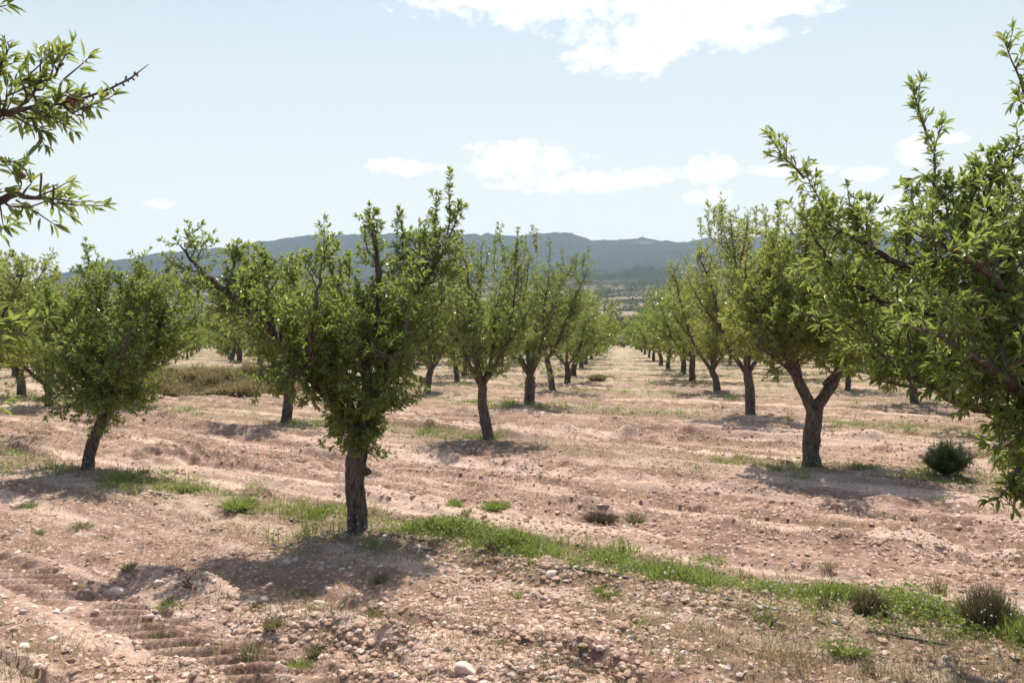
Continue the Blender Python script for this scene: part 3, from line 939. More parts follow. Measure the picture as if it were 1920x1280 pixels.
def tree_near_left():
    """near tree outside the left edge: only the ends of its branches are in view"""
    Y = 3.0
    L = PixLimbs(-420, 1500, Y)
    T = Tree(59, 0.060, 0.25, 0.0095, 0.045, 0.042, 7)
    X = L.base[0]
    trunk_tube(T, [np.array([0, 0, 0.03]), np.array([0.03, 0, 0.4]), np.array([0.0, 0.05, 0.85])], [0.12, 0.10, 0.10], 16)
    f = np.array([0.0, 0.05, 0.85])
    T.limb([f] + L((-260, 420), (-130, 260), (-60, 235), (0, 215), (60, 200)), 0.05, 0.006, 0.3, (.08, .17), end_shoot=0.0)
    T.limb(L((0, 215), (60, 200), (130, 190)), 0.007, 0.005, 0.05, (.06, .13), end_shoot=0.0)
    T.limb(L((30, 208), (75, 165), (120, 120)), 0.006, 0.004, 0.1, (.05, .1), end_shoot=0.0)
    T.limb(L((-60, 235), (-20, 150), (10, 110)), 0.007, 0.004, 0.1, (.06, .12), end_shoot=0.05)
    T.limb([f] + L((-260, 640), (-120, 450), (-40, 385), (20, 370), (90, 372)), 0.045, 0.005, 0.4, (.07, .14), end_shoot=0.0)
    T.limb([f] + L((-300, 760), (-150, 650), (-70, 625), (0, 605)), 0.04, 0.006, 0.4, (.08, .16), end_shoot=0.0)
    T.limb([f] + L((-300, 900), (-160, 820), (-60, 770)), 0.03, 0.006, 0.4, (.08, .15), end_shoot=0.05)
    T.limb([f] + L((-400, 500), (-330, 200), (-250, 50), (-150, -80)), 0.06, 0.01, 0.2, (.15, .4))
    T.limb([f] + L((-520, 500), (-560, 200), (-540, 0)), 0.06, 0.01, 0.2, (.2, .5))
    T.limb([f, f + np.array([-.3, .6, .6]), f + np.array([-.4, 1.0, 1.3])], 0.05, 0.01, 0.2, (.2, .5))
    T.limb([f, f + np.array([-.5, -.4, .6]), f + np.array([-.8, -.7, 1.3])], 0.05, 0.01, 0.2, (.2, .5))
    T.limb(L((-150, -80), (-60, -60), (0, -25)), 0.008, 0.005, 0.1, (.06, .12), end_shoot=0.05)
    # bare fruiting tip with knobbly spurs
    P = np.array(L((128, 192), (165, 182), (205, 168), (245, 148), (280, 121)))
    T.twigs.tube(P, [0.006, 0.0055, 0.005, 0.004, 0.001], 6, 0.3, 4)
    for k in range(20):
        t = 0.12 + 0.76 * k / 20
        q = np.array([np.interp(t * 4, range(5), P[:, i]) for i in range(3)])
        a = k * 2.2; d = np.array([0.25, math.cos(a) * .8, math.sin(a)])
        e = q + unit(d) * T.rng.uniform(.010, .02)
        T.twigs.tube(np.array([q, e]), [0.003, 0.004], 5)
    for (x, y) in ((75, 330), (98, 352)):
        P2 = np.array(L((x, y + 40), (x + 3, y), (x + 2, y - 5)))
        T.twigs.tube(P2, [0.004, 0.004, 0.003], 5, 0.3, 5)
    # leaf sprays
    for (x, y, x1, y1) in ((110, 125, 140, 85), (120, 150, 165, 110), (130, 190, 180, 195), (60, 200, 140, 255), (20, 215, 90, 250), (0, 130, 20, 95), (150, 185, 165, 210), (90, 372, 150, 380), (60, 372, 130, 350), (30, 375, 95, 420),
                           (0, 385, 15, 420), (0, 605, 95, 590), (0, 605, 60, 640), (-30, 625, 50, 625), (-60, 770, 10, 765), (-20, 20, 12, 8), (0, 300, 30, 305)):
        p, q = L((x, y), (x1, y1)); T.shoot(p, q - p, float(np.linalg.norm(q - p)), 0.004, 0.0, 0.9, 0.1, 4, 0.06)
    e = finish(T, L.base, 'closest almond tree, only its branch ends and one bare spurred twig reach in at left', M_LEAF)
    for (x, y) in ((132, 186), (138, 196), (146, 183), (160, 205), (42, 330)):
        W = Wood()
        W.blob(L((x, y, -.01))[0], 0.013, int(x), 7)
        W.build('old_husk', M_HUSK, e)


def grown_tree(T, top, halfw, trunk_pts, trunk_r, nl, depth=None, dens=1.0, blen=(.28, .6), spikes=5, lean=0.0, nfill=34):
    """vase-shaped tree: limbs rise from the end of the trunk and open outwards"""
    rng = T.rng
    P = trunk_tube(T, trunk_pts, list(np.linspace(trunk_r * 1.05, trunk_r * 0.85, len(trunk_pts))), 12, 6)
    f = P[-1]
    depth = depth or halfw
    a0 = rng.uniform(0, 6.28)
    for k in range(nl):
        a = a0 + k * 2 * math.pi / nl + rng.uniform(-.25, .25)
        ox, oy = math.cos(a) * halfw, math.sin(a) * depth
        hh = top - f[2]
        s = rng.uniform(.8, 1.05)
        pts = [f - np.array([0, 0, 0.03]),
               f + np.array([ox * .38 + lean * .2, oy * .38, hh * .20]),
               f + np.array([ox * .62 * s + lean * .5, oy * .62 * s, hh * .48]),
               f + np.array([ox * .78 * s + lean, oy * .78 * s, hh * .82 * s])]
        r0 = trunk_r * rng.uniform(.40, .55)
        Q = T.limb(pts, r0, 0.009, 0.12, blen, dens, 4)
        # a second lower, wider arm from each limb
        g = Q[5]
        pts = [g, g + np.array([ox * .32, oy * .32, hh * .12]), g + np.array([ox * .55, oy * .55, hh * .25])]
        T.limb(pts, r0 * .5, 0.009, 0.1, blen, dens, 3)
    # inner leader
    pts = [f, f + np.array([rng.uniform(-.2, .2), rng.uniform(-.2, .2), (top - f[2]) * .45]), f + np.array([lean + rng.uniform(-.25, .25), rng.uniform(-.25, .25), (top - f[2]) * .85])]
    T.limb(pts, trunk_r * .5, 0.01, 0.2, blen, dens, 4)
    T.fill(np.array([f[0] + lean * .8, f[1], f[2] * .55 + top * .47]), (halfw * .95, depth * .95, (top - f[2]) * .50), int(nfill * halfw * depth), blen, dens, f[2] * .92)
    for k in range(spikes):
        a = rng.uniform(0, 6.28); q = rng.uniform(0.15, .75)
        p = np.array([math.cos(a) * halfw * q + lean, math.sin(a) * depth * q, top * rng.uniform(.78, .9)])
        T.spike(p + np.array([f[0], f[1], 0]), np.array([rng.normal(0, .12), rng.normal(0, .12), 1]), rng.uniform(.4, .8))


def pixel_tree(seed, trunk_px, Y, xmin, xmax, ytop, nl, trunk_r, label, mat=M_LEAF, dens=0.85, spikes=5, spacing=0.0155, leaf=0.064):
    """orchard tree seen clearly enough to follow the photo: trunk, width of the crown and its top"""
    L = PixLimbs(trunk_px[0][0], 0, Y)
    T = Tree(seed, leaf, 0.36, spacing, 0.075, 0.06, 5)
    tp = L(*trunk_px)
    top = (HOR - ytop) / F * Y + EYE - L.base[2]
    hw = (xmax - xmin) / 2 / F * Y
    cx = ((xmin + xmax) / 2 - 960) / F * Y - L.base[0] - tp[-1][0]
    grown_tree(T, top * 0.93, hw, tp, trunk_r * .86, nl, min(hw * 1.05, 1.9), dens, (.28, .6), spikes, cx)
    tp[0][2] = 0
    return finish(T, L.base, label, mat, 1)


tree_front()
tree_left()
tree_right_forked()
tree_near_right()
tree_near_left()

pixel_tree(101, [(920, 826), (906, 770), (904, 722)], 13.8, 815, 1000, 430, 4, 0.105, 'almond tree with a thin crooked trunk splitting low, just right of the front tree', dens=.9)
pixel_tree(102, [(1407, 786), (1406, 735), (1402, 700)], 17.5, 1275, 1480, 345, 4, 0.125, 'tall almond tree with a high narrow crown, next one behind the forked tree', M_LEAF_Y, .9, 7)
pixel_tree(103, [(535, 796), (541, 745), (545, 705)], 16.4, 425, 635, 465, 4, 0.12, 'almond tree with a straight dark trunk seen behind the front tree\'s long left limb', M_LEAF_Y, .85, 5)
pixel_tree(104, [(992, 762), (994, 730), (995, 706)], 21.0, 925, 1070, 420, 3, 0.16, 'almond tree with a short thick trunk forking in a V, shoots above the hills')
pixel_tree(105, [(1037, 737), (1032, 700), (1025, 675)], 26.0, 1010, 1130, 445, 4, 0.12, 'almond tree with an S-bent trunk left of the grassy alley')
pixel_tree(106, [(1345, 739), (1343, 715), (1335, 695)], 25.5, 1245, 1400, 440, 4, 0.13, 'almond tree third in line on the right of the alley, trunk leaning left', M_LEAF_Y)
pixel_tree(107, [(265, 764), (265, 735), (262, 715)], 20.6, 175, 345, 530, 4, 0.12, 'low almond tree hidden behind the slim leaning tree, trunk end beside its crown')
pixel_tree(108, [(92, 766), (92, 742), (90, 725)], 20.4, -10, 185, 520, 4, 0.12, 'almond tree with a short dark trunk left of the slim leaning tree')
pixel_tree(109, [(-150, 838), (-140, 780), (-130, 735)], 13.1, -330, 120, 425, 5, 0.12, 'tall pale green almond tree at the left edge, its trunk out of view', M_LEAF_Y, 1.0, 8)
pixel_tree(110, [(800, 740), (803, 712), (808, 695)], 25.0, 740, 870, 510, 4, 0.13, 'almond tree seen through the gap between the front tree and the crooked one')
pixel_tree(111, [(857, 719), (856, 700), (852, 680)], 31.5, 800, 920, 500, 4, 0.12, 'small almond tree glimpsed behind the crooked one, thin trunk', M_LEAF_Y)


# ---- the rest of the orchard: shared shapes, every tree its own object
def proto(seed, H, hw, nl, mat, sp, leaf):
    T = Tree(seed, leaf, 0.42, sp, 0.11, 0.09, 4)
    th = 0.65 + 0.2 * T.rng.random()
    tp = [np.array([0, 0, -0.03]), np.array([T.rng.uniform(-.08, .08), 0, th * .5]), np.array([T.rng.uniform(-.15, .15), T.rng.uniform(-.1, .1), th])]
    grown_tree(T, H * .93, hw, tp, 0.12, nl, hw, 0.8, (.3, .65), 6, 0.0, 22)
    e = empty('almond_tree', (0, 0, 0))
    T.build(e, mat, 1)
    return e


PROTO = [proto(201, 3.6, 2.0, 4, M_LEAF, .024, .10), proto(202, 3.9, 2.0, 3, M_LEAF_Y, .024, .10), proto(203, 3.4, 2.1, 5, M_LEAF_Y, .024, .10),
         proto(204, 4.1, 1.9, 4, M_LEAF, .024, .10), proto(205, 3.7, 1.95, 3, M_LEAF, .024, .10)]
FARP = [proto(211, 3.7, 2.0, 4, M_LEAF_Y, .06, .18), proto(212, 3.6, 2.0, 5, M_LEAF, .06, .18), proto(213, 4.0, 1.95, 4, M_LEAF, .06, .18), proto(214, 3.6, 2.1, 4, M_LEAF_Y, .06, .18)]


def copy_tree(src, loc, rz, sc):
    r = src.copy(); COL.objects.link(r)
    r.location = loc; r.rotation_euler = (0, 0, rz); r.scale = (sc, sc, sc * rnd.uniform(.86, 1.1))
    for ch in list(src.children):
        c = ch.copy(); COL.objects.link(c); c.parent = r
    return r


TAKEN = [(-1.31, 7.0), (-5.3, 10.3), (3.89, 10.7), (3.0, 4.3), (-2.7, 3.0), (-.4, 13.8), (5.05, 17.5), (-4.5, 16.4), (.43, 21.0), (1.27, 26), (6.35, 25.5), (-9.27, 20.6), (-11.4, 20.4), (-9.4, 13.1),
         (-2.6, 25), (-2.1, 31.5)]
rnd = random.Random(5)
# trees whose trunks show along the grassy alley
ALLEY = [(1298, 716, 0), (1280, 703, 3), (1253, 693, 1), (1239, 685, 4), (1226, 677, 2), (1217, 670, 0), (1209, 664, 1), (1203, 660, 3), (1198, 656, 2),
         (1063, 719, 3), (1076, 706, 1), (1091, 690, 4), (1098, 683, 2), (1109, 674, 0), (1118, 667, 3), (1125, 661, 1), (1131, 656, 4), (1137, 653, 0)]
n_far = 0
for (px, py, k) in ALLEY:
    Y = F * EYE / (py - HOR)
    X = (px - 960) / F * Y
    src = PROTO[k] if Y < 62 else FARP[k % 4]
    e = copy_tree(src, (X, Y, gh(X, Y)), rnd.uniform(0, 6.28), rnd.uniform(.92, 1.12))
    side = 'right' if px > 1165 else 'left'
    tag(e, 'almond tree in the receding line on the %s of the grassy alley' % side, 'tree', 'almond trees lining the %s of the alley' % side)
    TAKEN.append((X, Y))
for i in range(-14, 15):
    for j in range(-6, 22):
        X = -1.31 + .85 * j + 4.4 * i + rnd.uniform(-.25, .25)
        Y = 7.0 + 6.6 * j - 3.2 * i + rnd.uniform(-.3, .3)
        if Y < 11 or Y > 118 or abs(X) > Y * .70 + 4: continue
        if any((X - a) ** 2 + ((Y - b) * .6) ** 2 < 2.9 ** 2 for a, b in TAKEN): continue
        sx = 960 + F * X / Y
        sy = HOR + F * EYE / Y
        # the open grassy alley, and the bare patch above the bank at the left
        if 1040 < sx < 1300 and abs(X - (.85 / 6.6) * Y - 1.6 + .2) < 2.6: continue
        if 290 < sx < 430 and 24 < Y < 62: continue
        if 15 < Y and X > -9.5 and X < -6 and Y < 30: continue
        src = PROTO[rnd.randrange(5)] if Y < 48 else FARP[rnd.randrange(4)]
        e = copy_tree(src, (X, Y, gh(X, Y)), rnd.uniform(0, 6.28), rnd.uniform(.74, 1.12))
        side = 'left' if sx < 1165 else 'right'
        band = 'middle' if Y < 48 else 'far'
        tag(e, 'green almond tree among the packed %s rows %s of the alley' % (band, side), 'tree', 'almond trees in the %s rows %s of the alley' % (band, side))
        n_far += 1
for p in PROTO + FARP:
    for c in list(p.children):
        bpy.data.objects.remove(c, do_unlink=True)
    bpy.data.objects.remove(p, do_unlink=True)
print('orchard trees', n_far, 'near leaves', NLEAF)


# ------------------------------------------------------------------ far woodland and scrub
def woodland():
    rng = np.random.default_rng(77)
    P, D, L = [], [], []
    def clump(n, r0, r1, size, cards, card, a=36):
        az = np.radians(rng.uniform(-a, a, n)); rr = np.sqrt(rng.uniform(r0 * r0, r1 * r1, n))
        x, y = rr * np.sin(az), rr * np.cos(az)
        keep = fbm(x / 90, y / 90, 61, 3) > (-0.05 if r0 > 300 else -0.6)
        x, y, rr, az = x[keep], y[keep], rr[keep], az[keep]
        z = np.where(rr > 200, np.maximum(hill_z(x, y, az, rr), -0.4), 0)
        m = len(x)
        s = size * rng.uniform(.6, 1.3, m)
        c = np.repeat(np.stack([x, y, z + s * .5], -1), cards, 0)
        ss = np.repeat(s, cards)[:, None]
        q = rng.normal(0, 1, (m * cards, 3)); q /= np.linalg.norm(q, axis=1)[:, None]
        q *= rng.uniform(.3, 1, (m * cards, 1)) ** .5
        P.append(c + q * ss * np.array([.55, .55, .5])); D.append(q + rng.normal(0, .6, q.shape)); L.append(ss[:, 0] * card * rng.uniform(.6, 1.2, m * cards))
    clump(330, 120, 240, 4.2, 110, .19)
    clump(1600, 230, 520, 4.5, 40, .30)
    clump(5200, 500, 1700, 6.5, 12, .55)
    P, D, L = np.vstack(P), np.vstack(D), np.concatenate(L)
    o = leaf_mesh('woodland', P, D, L, L * .6, M_WOOD, None, rng, 1)
    tag(o, 'dark far-off scattered trees and scrub beyond the orchard', 'woodland', kind='stuff')


woodland()


# ------------------------------------------------------------------ ground cover
def blade_mesh(name, x, y, hgt, wid, lean, mat, rng, zoff=0.0):
    """one bent blade per point; lean is the horizontal reach of the tip"""
    n = len(x)
    z = ground_height(x, y) - 0.008 + zoff
    B = np.stack([x, y, z], -1)
    a = rng.uniform(0, 2 * math.pi, n)
    Sd = np.stack([np.cos(a), np.sin(a), 0 * a], -1)
    b = rng.uniform(0, 2 * math.pi, n)
    Ld = np.stack([np.cos(b), np.sin(b), 0 * b], -1) * lean[:, None]
    up = np.zeros((n, 3)); up[:, 2] = hgt
    w = wid[:, None]
    V = np.stack([B - Sd * w * .5, B + Sd * w * .5, B + up * .55 + Ld * .3 + Sd * w * .4, B + up * .55 + Ld * .3 - Sd * w * .4, B + up + Ld], 1)
    off = (np.arange(n) * 5)[:, None]
    q = (np.array([[0, 1, 2, 3]]) + off).ravel(); t = (np.array([[3, 2, 4]]) + off).ravel()
    return mesh_obj(name, V.reshape(-1, 3), np.concatenate([q, t]), mat, None, False, np.concatenate([np.full(n, 4), np.full(n, 3)]))


def scatter(rng, n, r0, r1, a=38):
    r = np.exp(rng.uniform(math.log(r0), math.log(r1), n))
    t = np.radians(rng.uniform(-a, a, n))
    return r * np.sin(t), r * np.cos(t), r


def clumped(x, y, r, rng, per, spread):
    k = np.repeat(np.arange(len(x)), per)
    s = spread * np.maximum(1, r[k] / 10) ** .5
    return x[k] + rng.normal(0, 1, len(k)) * s, y[k] + rng.normal(0, 1, len(k)) * s, r[k]


def ground_cover():
    rng = np.random.default_rng(3)
    # bright green grass on the tree lines, patchy
    x, y, r = scatter(rng, 60000, 2.6, 45)
    q = line_q(x, y); u = UX * x + UY * y; w = WX * x + WY * y
    patch = fbm(u * .55, w * .9, 91, 3)
    first = np.abs(w - LINE0) < 1.5
    p = np.exp(-((q - .05) / .42) ** 2) * np.clip(.32 + 2.1 * patch, 0, 1)
    # the lush run of grass right of the front tree, along the first line
    lush = first * np.clip((u + 4.5) / .5, 0, 1) * np.clip((.4 - u) / 1.0, .3, 1) * np.exp(-((w - 5.27 - .16 * vnoise(u * 1.3, u * 0, 7)) / .26) ** 2) * np.clip(1.0 + 3.4 * fbm(u * 1.3, w * 1.3, 191, 2), 0.03, 1)
    p = np.where(np.abs(w - LINE0) < LINE / 2, np.where(u > -4.6, p * .25 * (w > 4.9), p * .8), p * .8)
    p = np.maximum(p, lush * .95)
    keep = rng.random(len(x)) < p
    x, y, r = x[keep], y[keep], r[keep]
    # extra plants in the lush run of grass to the right of the front tree
    m = 1900
    lu = rng.uniform(-4.7, .3, m); lw = 5.24 + .16 * vnoise(lu * 1.3, lu * 0, 7) + rng.normal(0, .15, m)
    kp = rng.random(m) < np.clip(.5 + 3.2 * fbm(lu * 1.6, lw * 1.6, 191, 3), .03, 1) * np.clip((.6 - lu) / 1.6, .35, 1)
    lu, lw = lu[kp], lw[kp]
    lx, ly = UX * lu + WX * lw, UY * lu + WY * lw
    x = np.concatenate([x, lx]); y = np.concatenate([y, ly]); r = np.concatenate([r, np.hypot(lx, ly)])
    r0_ = r
    X, Yy, r = clumped(x, y, r, rng, 22, .05)
    g = np.maximum(1, r / 9) ** .6
    n = len(X)
    tall = np.clip(1.1 + 3.0 * fbm(X * 2.6, Yy * 2.6, 93, 2), .25, 2.5)
    o = blade_mesh('grass', X, Yy, rng.uniform(.012, .07, n) * tall * g ** .5, rng.uniform(.003, .009, n) * g * 1.2, rng.uniform(.02, .10, n) * g, M_GRASS, rng)
    tag(o, 'bright green grass growing in strips along the tree lines', 'grass', kind='stuff')
    print('grass', n)
    # small-leaved herbs among the blades
    k = rng.random(len(x)) < .75
    hx, hy, hr = clumped(x[k], y[k], r0_[k], rng, 12, .05)
    n = len(hx); g = np.maximum(1, hr / 9) ** .6
    tall = np.clip(1 + 2.4 * fbm(hx * 2.2, hy * 2.2, 94, 2), .25, 2.2)
    P = np.stack([hx, hy, ground_height(hx, hy) + rng.uniform(0, .075, n) * tall], -1)
    D = rng.normal(0, 1, (n, 3)); D[:, 2] = np.abs(D[:, 2]) * .8
    Lf = rng.uniform(.012, .032, n) * g * 1.2
    o = leaf_mesh('herbs', P, D, Lf, Lf * .5, M_GRASS, None, rng, 1)
    tag(o, 'low leafy green herbs mixed into the grass strips', 'herbs', kind='stuff')
    # olive and brown weeds, thin over everything, thicker near the lines and far off
    x, y, r = scatter(rng, 42000, 2.6, 85)
    q = line_q(x, y)
    pn = fbm(x * .7, y * .7, 95, 3)
    p = np.clip(.02 + .5 * np.exp(-((q - .2) / .8) ** 2) + .8 * pn + .45 * np.exp(-((q - 2.15) / .22) ** 2) + .35 * np.clip((r - 9) / 15, 0, 1), 0, 1) * .8
    keep = rng.random(len(x)) < p
    X, Yy, r = clumped(x[keep], y[keep], r[keep], rng, 12, .05)
    g = np.maximum(1, r / 9) ** .6
    n = len(X)
    o = blade_mesh('weeds', X, Yy, rng.uniform(.01, .065, n) * g ** .6, rng.uniform(.002, .0045, n) * g * 1.3, rng.uniform(.02, .09, n) * g, M_WEED, rng)
    tag(o, 'thin olive and brown weeds scattered over the soil', 'weeds', kind='stuff')
    print('weeds', n)
    x, y, r = scatter(rng, 26000, 2.6, 85)
    pn = fbm(x * .5, y * .5, 97, 3)
    keep = rng.random(len(x)) < np.clip(-.06 + 1.1 * pn + .4 * np.clip((r - 9) / 15, 0, 1), 0, 1) * .8
    X, Yy, r = clumped(x[keep], y[keep], r[keep], rng, 9, .045)
    g = np.maximum(1, r / 9) ** .6
    n = len(X)
    o = blade_mesh('dry_grass', X, Yy, rng.uniform(.02, .09, n) * g ** .5, rng.uniform(.002, .004, n) * g * 1.3, rng.uniform(.02, .09, n) * g, M_STRAW, rng)
    tag(o, 'dry straw-coloured grass wisps over the orchard floor', 'dry grass', kind='stuff')
    # dark dead stems raked into broken lines by the harrow
    x, y, r = scatter(rng, 30000, 2.8, 40)
    q = line_q(x, y); u = UX * x + UY * y; w = WX * x + WY * y
    pn = fbm(u * .8, w * 1.6, 111, 3)
    ln = np.exp(-((q - 2.15) / .16) ** 2) + .6 * np.exp(-((q + 1.65) / .14) ** 2) + .5 * np.exp(-((q - .62) / .12) ** 2) + .5 * np.exp(-((q + .5) / .12) ** 2)
    keep = rng.random(len(x)) < np.clip(ln * (.3 + 2.2 * pn) + .35 * (pn - .12), 0, 1)
    X, Yy, r = clumped(x[keep], y[keep], r[keep], rng, 12, .03)
    g = np.maximum(1, r / 9) ** .6
    n = len(X)
    o = blade_mesh('dead_stems', X, Yy, rng.uniform(.01, .055, n) * g ** .5, rng.uniform(.002, .005, n) * g * 1.3, rng.uniform(.02, .08, n) * g, M_DEADL, rng)
    tag(o, 'dark dead weed stems raked into broken lines', 'dead stems', kind='stuff')
    # white seed heads and small flowers
    x, y, r = scatter(rng, 60000, 2.8, 70)
    q = line_q(x, y)
    pn = fbm(x * .6, y * .6, 99, 2)
    keep = rng.random(len(x)) < np.clip(.05 + .35 * np.exp(-(q / 1.1) ** 2) + .9 * pn + .28 * np.clip((r - 9) / 15, 0, 1), 0, 1) * .55
    x, y, r = x[keep], y[keep], r[keep]
    n = len(x)
    g = np.maximum(1, r / 9) ** .8
    hh = rng.uniform(.05, .19, n)
    s = rng.uniform(.0035, .008, n) * g
    big = rng.random(n) < .04
    s = np.where(big, s * 1.9, s)
    c = np.stack([x, y, ground_height(x, y) + hh], -1)
    oc = np.array([[1, 0, 0], [-1, 0, 0], [0, 1, 0], [0, -1, 0], [0, 0, .8], [0, 0, -.8]])
    V = c[:, None, :] + oc[None] * s[:, None, None]
    of = np.array([[0, 2, 4], [2, 1, 4], [1, 3, 4], [3, 0, 4], [2, 0, 5], [1, 2, 5], [3, 1, 5], [0, 3, 5]])
    yel = rng.random(n) < .035
    for nm, msk, mat, lb in (('wildflowers', ~yel, M_WHITE, 'tiny white flowers and seed heads dotted through the weeds'), ('yellow_flowers', yel, M_YELLOW, 'few small yellow flowers in the grass strips')):
        v = V[msk]; k = len(v)
        o = mesh_obj(nm, v.reshape(-1, 3), (of[None] + (np.arange(k) * 6)[:, None, None]).reshape(-1, 3), mat)
        tag(o, lb, 'flowers', kind='stuff')
    o = blade_mesh('flower_stems', x, y, hh, np.full(n, .0016) * g, np.zeros(n), M_WEED, rng)
    tag(o, 'hair-thin stems under the white flower heads', 'stems', kind='stuff')


ground_cover()

# ------------------------------------------------------------------ stones
_t = (1 + 5 ** .5) / 2
ICO_V = np.array([(-1, _t, 0), (1, _t, 0), (-1, -_t, 0), (1, -_t, 0), (0, -1, _t), (0, 1, _t), (0, -1, -_t), (0, 1, -_t), (_t, 0, -1), (_t, 0, 1), (-_t, 0, -1), (-_t, 0, 1)], float)
ICO_V /= np.linalg.norm(ICO_V[0])
ICO_F = np.array([(0, 11, 5), (0, 5, 1), (0, 1, 7), (0, 7, 10), (0, 10, 11), (1, 5, 9), (5, 11, 4), (11, 10, 2), (10, 7, 6), (7, 1, 8), (3, 9, 4), (3, 4, 2), (3, 2, 6), (3, 6, 8), (3, 8, 9), (4, 9, 5), (2, 4, 11), (6, 2, 10), (8, 6, 7), (9, 8, 1)])


def subdiv(V, Fc):
    V = [tuple(v) for v in V]; cache = {}; out = []
    def mid(a, b):
        k = (min(a, b), max(a, b))
        if k not in cache:
            m = (np.array(V[a]) + np.array(V[b])) / 2; m /= np.linalg.norm(m)
            V.append(tuple(m)); cache[k] = len(V) - 1
        return cache[k]
    for a, b, c in Fc:
        ab, bc, ca = mid(a, b), mid(b, c), mid(c, a)
        out += [(a, ab, ca), (b, bc, ab), (c, ca, bc), (ab, bc, ca)]
    return np.array(V), np.array(out)


def gravel():
    rng = np.random.default_rng(8)
    for nm, n, smin, smax, mat, lb in (('gravel', 24000, .005, .024, M_STONE, 'small pale stones strewn over the soil'), ('soil_crumbs', 105000, .005, .030, M_CLOD, 'broken pinkish clods of ploughed soil')):
        x, y, r = scatter(rng, n, 2.8, 20)
        pn = fbm(x * .8, y * .8, 71 + n, 3) + .5 * fbm((UX * x + UY * y) * .4, (WX * x + WY * y) * 2.5, 75, 2)
        keep = rng.random(n) < np.clip(.5 + 1.6 * pn, .05, 1) * (1 - .97 * track_mask(x, y))
        x, y, r = x[keep], y[keep], r[keep]; n = len(x)
        s = (smin + (smax - smin) * rng.random(n) ** 3.2) * np.maximum(1, r / 10) ** .4
        sc = np.stack([s * rng.uniform(.7, 1.5, n), s * rng.uniform(.7, 1.3, n), s * rng.uniform(.45, .85, n)], -1)
        V = ICO_V[None] * (1 + rng.uniform(-.28, .28, (n, 12, 1))) * sc[:, None, :]
        a = rng.uniform(0, 6.28, n)
        ca, sa = np.cos(a)[:, None], np.sin(a)[:, None]
        V = np.stack([V[..., 0] * ca - V[..., 1] * sa, V[..., 0] * sa + V[..., 1] * ca, V[..., 2]], -1)
        V += np.stack([x, y, ground_height(x, y) - s * .05], -1)[:, None, :]
        o = mesh_obj(nm, V.reshape(-1, 3), (ICO_F[None] + (np.arange(n) * 12)[:, None, None]).reshape(-1, 3), mat, None, False)
        tag(o, lb, 'gravel', kind='stuff')


def stone_mesh(seed):
    rng = np.random.default_rng(seed)
    V, Fc = subdiv(*subdiv(ICO_V, ICO_F))
    V = V.copy()
    for _ in range(7):     # chip flat faces
        d = rng.normal(0, 1, 3); d /= np.linalg.norm(d)
        t = rng.uniform(.45, .8)
        h = V @ d
        V = V - np.where(h > t, (h - t) * .9, 0)[:, None] * d
    V += fbm(V[:, 0] * 3 + 9, V[:, 1] * 3 + V[:, 2] * 2, seed, 3)[:, None] * V * .12
    V *= np.array([1.2, .9, .62])
    return V, Fc


def stones():
    gravel()
    meshes = []
    for k in range(6):
        V, Fc = stone_mesh(300 + k)
        o = mesh_obj('stone', V, Fc, M_STONE, None, False)
        meshes.append(o.data); bpy.data.objects.remove(o)
    def put(px, py, size, rz, k, label, group=None):
        Y = F * EYE / (py - HOR); X = (px - 960) / F * Y
        o = bpy.data.objects.new('stone', meshes[k]); COL.objects.link(o)
        s = size / F * Y * .5
        o.location = (X, Y, gh(X, Y) + s * .02)
        o.scale = (s, s, s); o.rotation_euler = (rnd.uniform(-.3, .3), rnd.uniform(-.3, .3), rz)
        tag(o, label, 'stone', group)
    named = [(870, 1272, 44, 'pale stone at the bottom edge below the front tree'), (538, 1062, 24, 'bright white stone lit at the edge of the front tree\'s shadow'), (390, 1098, 26, 'pale rounded stone in front of the dappled shadow'),
             (45, 1218, 30, 'pale block of stone in the wheel track at the lower left'), (492, 1132, 30, 'pale stone just below the front tree\'s shadow'), (1252, 1148, 20, 'small white stone below the lush grass strip'),
             (1035, 1100, 27, 'pale flat stone against the lush grass right of the front tree'), (1340, 1175, 18, 'white pebble in bare soil under the grass strip'), (218, 1098, 30, 'big grey stone on the berm beside the wheel track'),
             (300, 1110, 26, 'greyish stone between the wheel track and the shadow'), (780, 1042, 20, 'pinkish stone at the start of the grass strip by the front trunk'), (130, 1140, 34, 'low tan stone sunk in the wheel track'),
             (1845, 1178, 22, 'round pale stone at the foot of the dark dead tussock'), (380, 1258, 16, 'bright little stone by the tyre marks'), (600, 1128, 24, 'pale stone under the dark patch of shadow')]
    for i, (px, py, s, lb) in enumerate(named):
        put(px, py, s, i * 1.3, i % 6, lb)
    r2 = random.Random(12)
    for i in range(150):
        py = 860 + 410 * r2.random() ** .8
        px = r2.uniform(-20, 1940)
        if r2.random() < .35: px = r2.uniform(0, 850)
        put(px, py, r2.uniform(7, 17) * (.6 + (py - 860) / 600), r2.uniform(0, 6.28), r2.randrange(6), 'loose pale limestone piece lying on the bare soil', 'loose stones on the soil')


stones()


# ------------------------------------------------------------------ hoses
def hose(wline, u0, u1, label, seed):
    n = int((u1 - u0) / .08)
    u = np.linspace(u0, u1, n)
    w = wline + .07 * fbm(u * .35, u * 0 + seed, seed, 3)
    x, y = UX * u + WX * w, UY * u + WY * w
    z = ground_height(x, y)
    k = np.ones(15) / 15
    zp = np.convolve(np.pad(z, 7, 'edge'), k, 'valid')
    z = zp - .004
    W = Wood(); W.tube(np.stack([x, y, z], -1), np.full(n, .0075), 7)
    o = W.build('irrigation_hose', M_HOSE)
    tag(o, label, 'hose')


hose(4.86, -16, 8, 'black irrigation hose along the foot of the front tree, half hidden in grass', 1)
hose(10.62, -8.6, 14, 'black irrigation hose running to the forked tree across the middle of the field', 2)


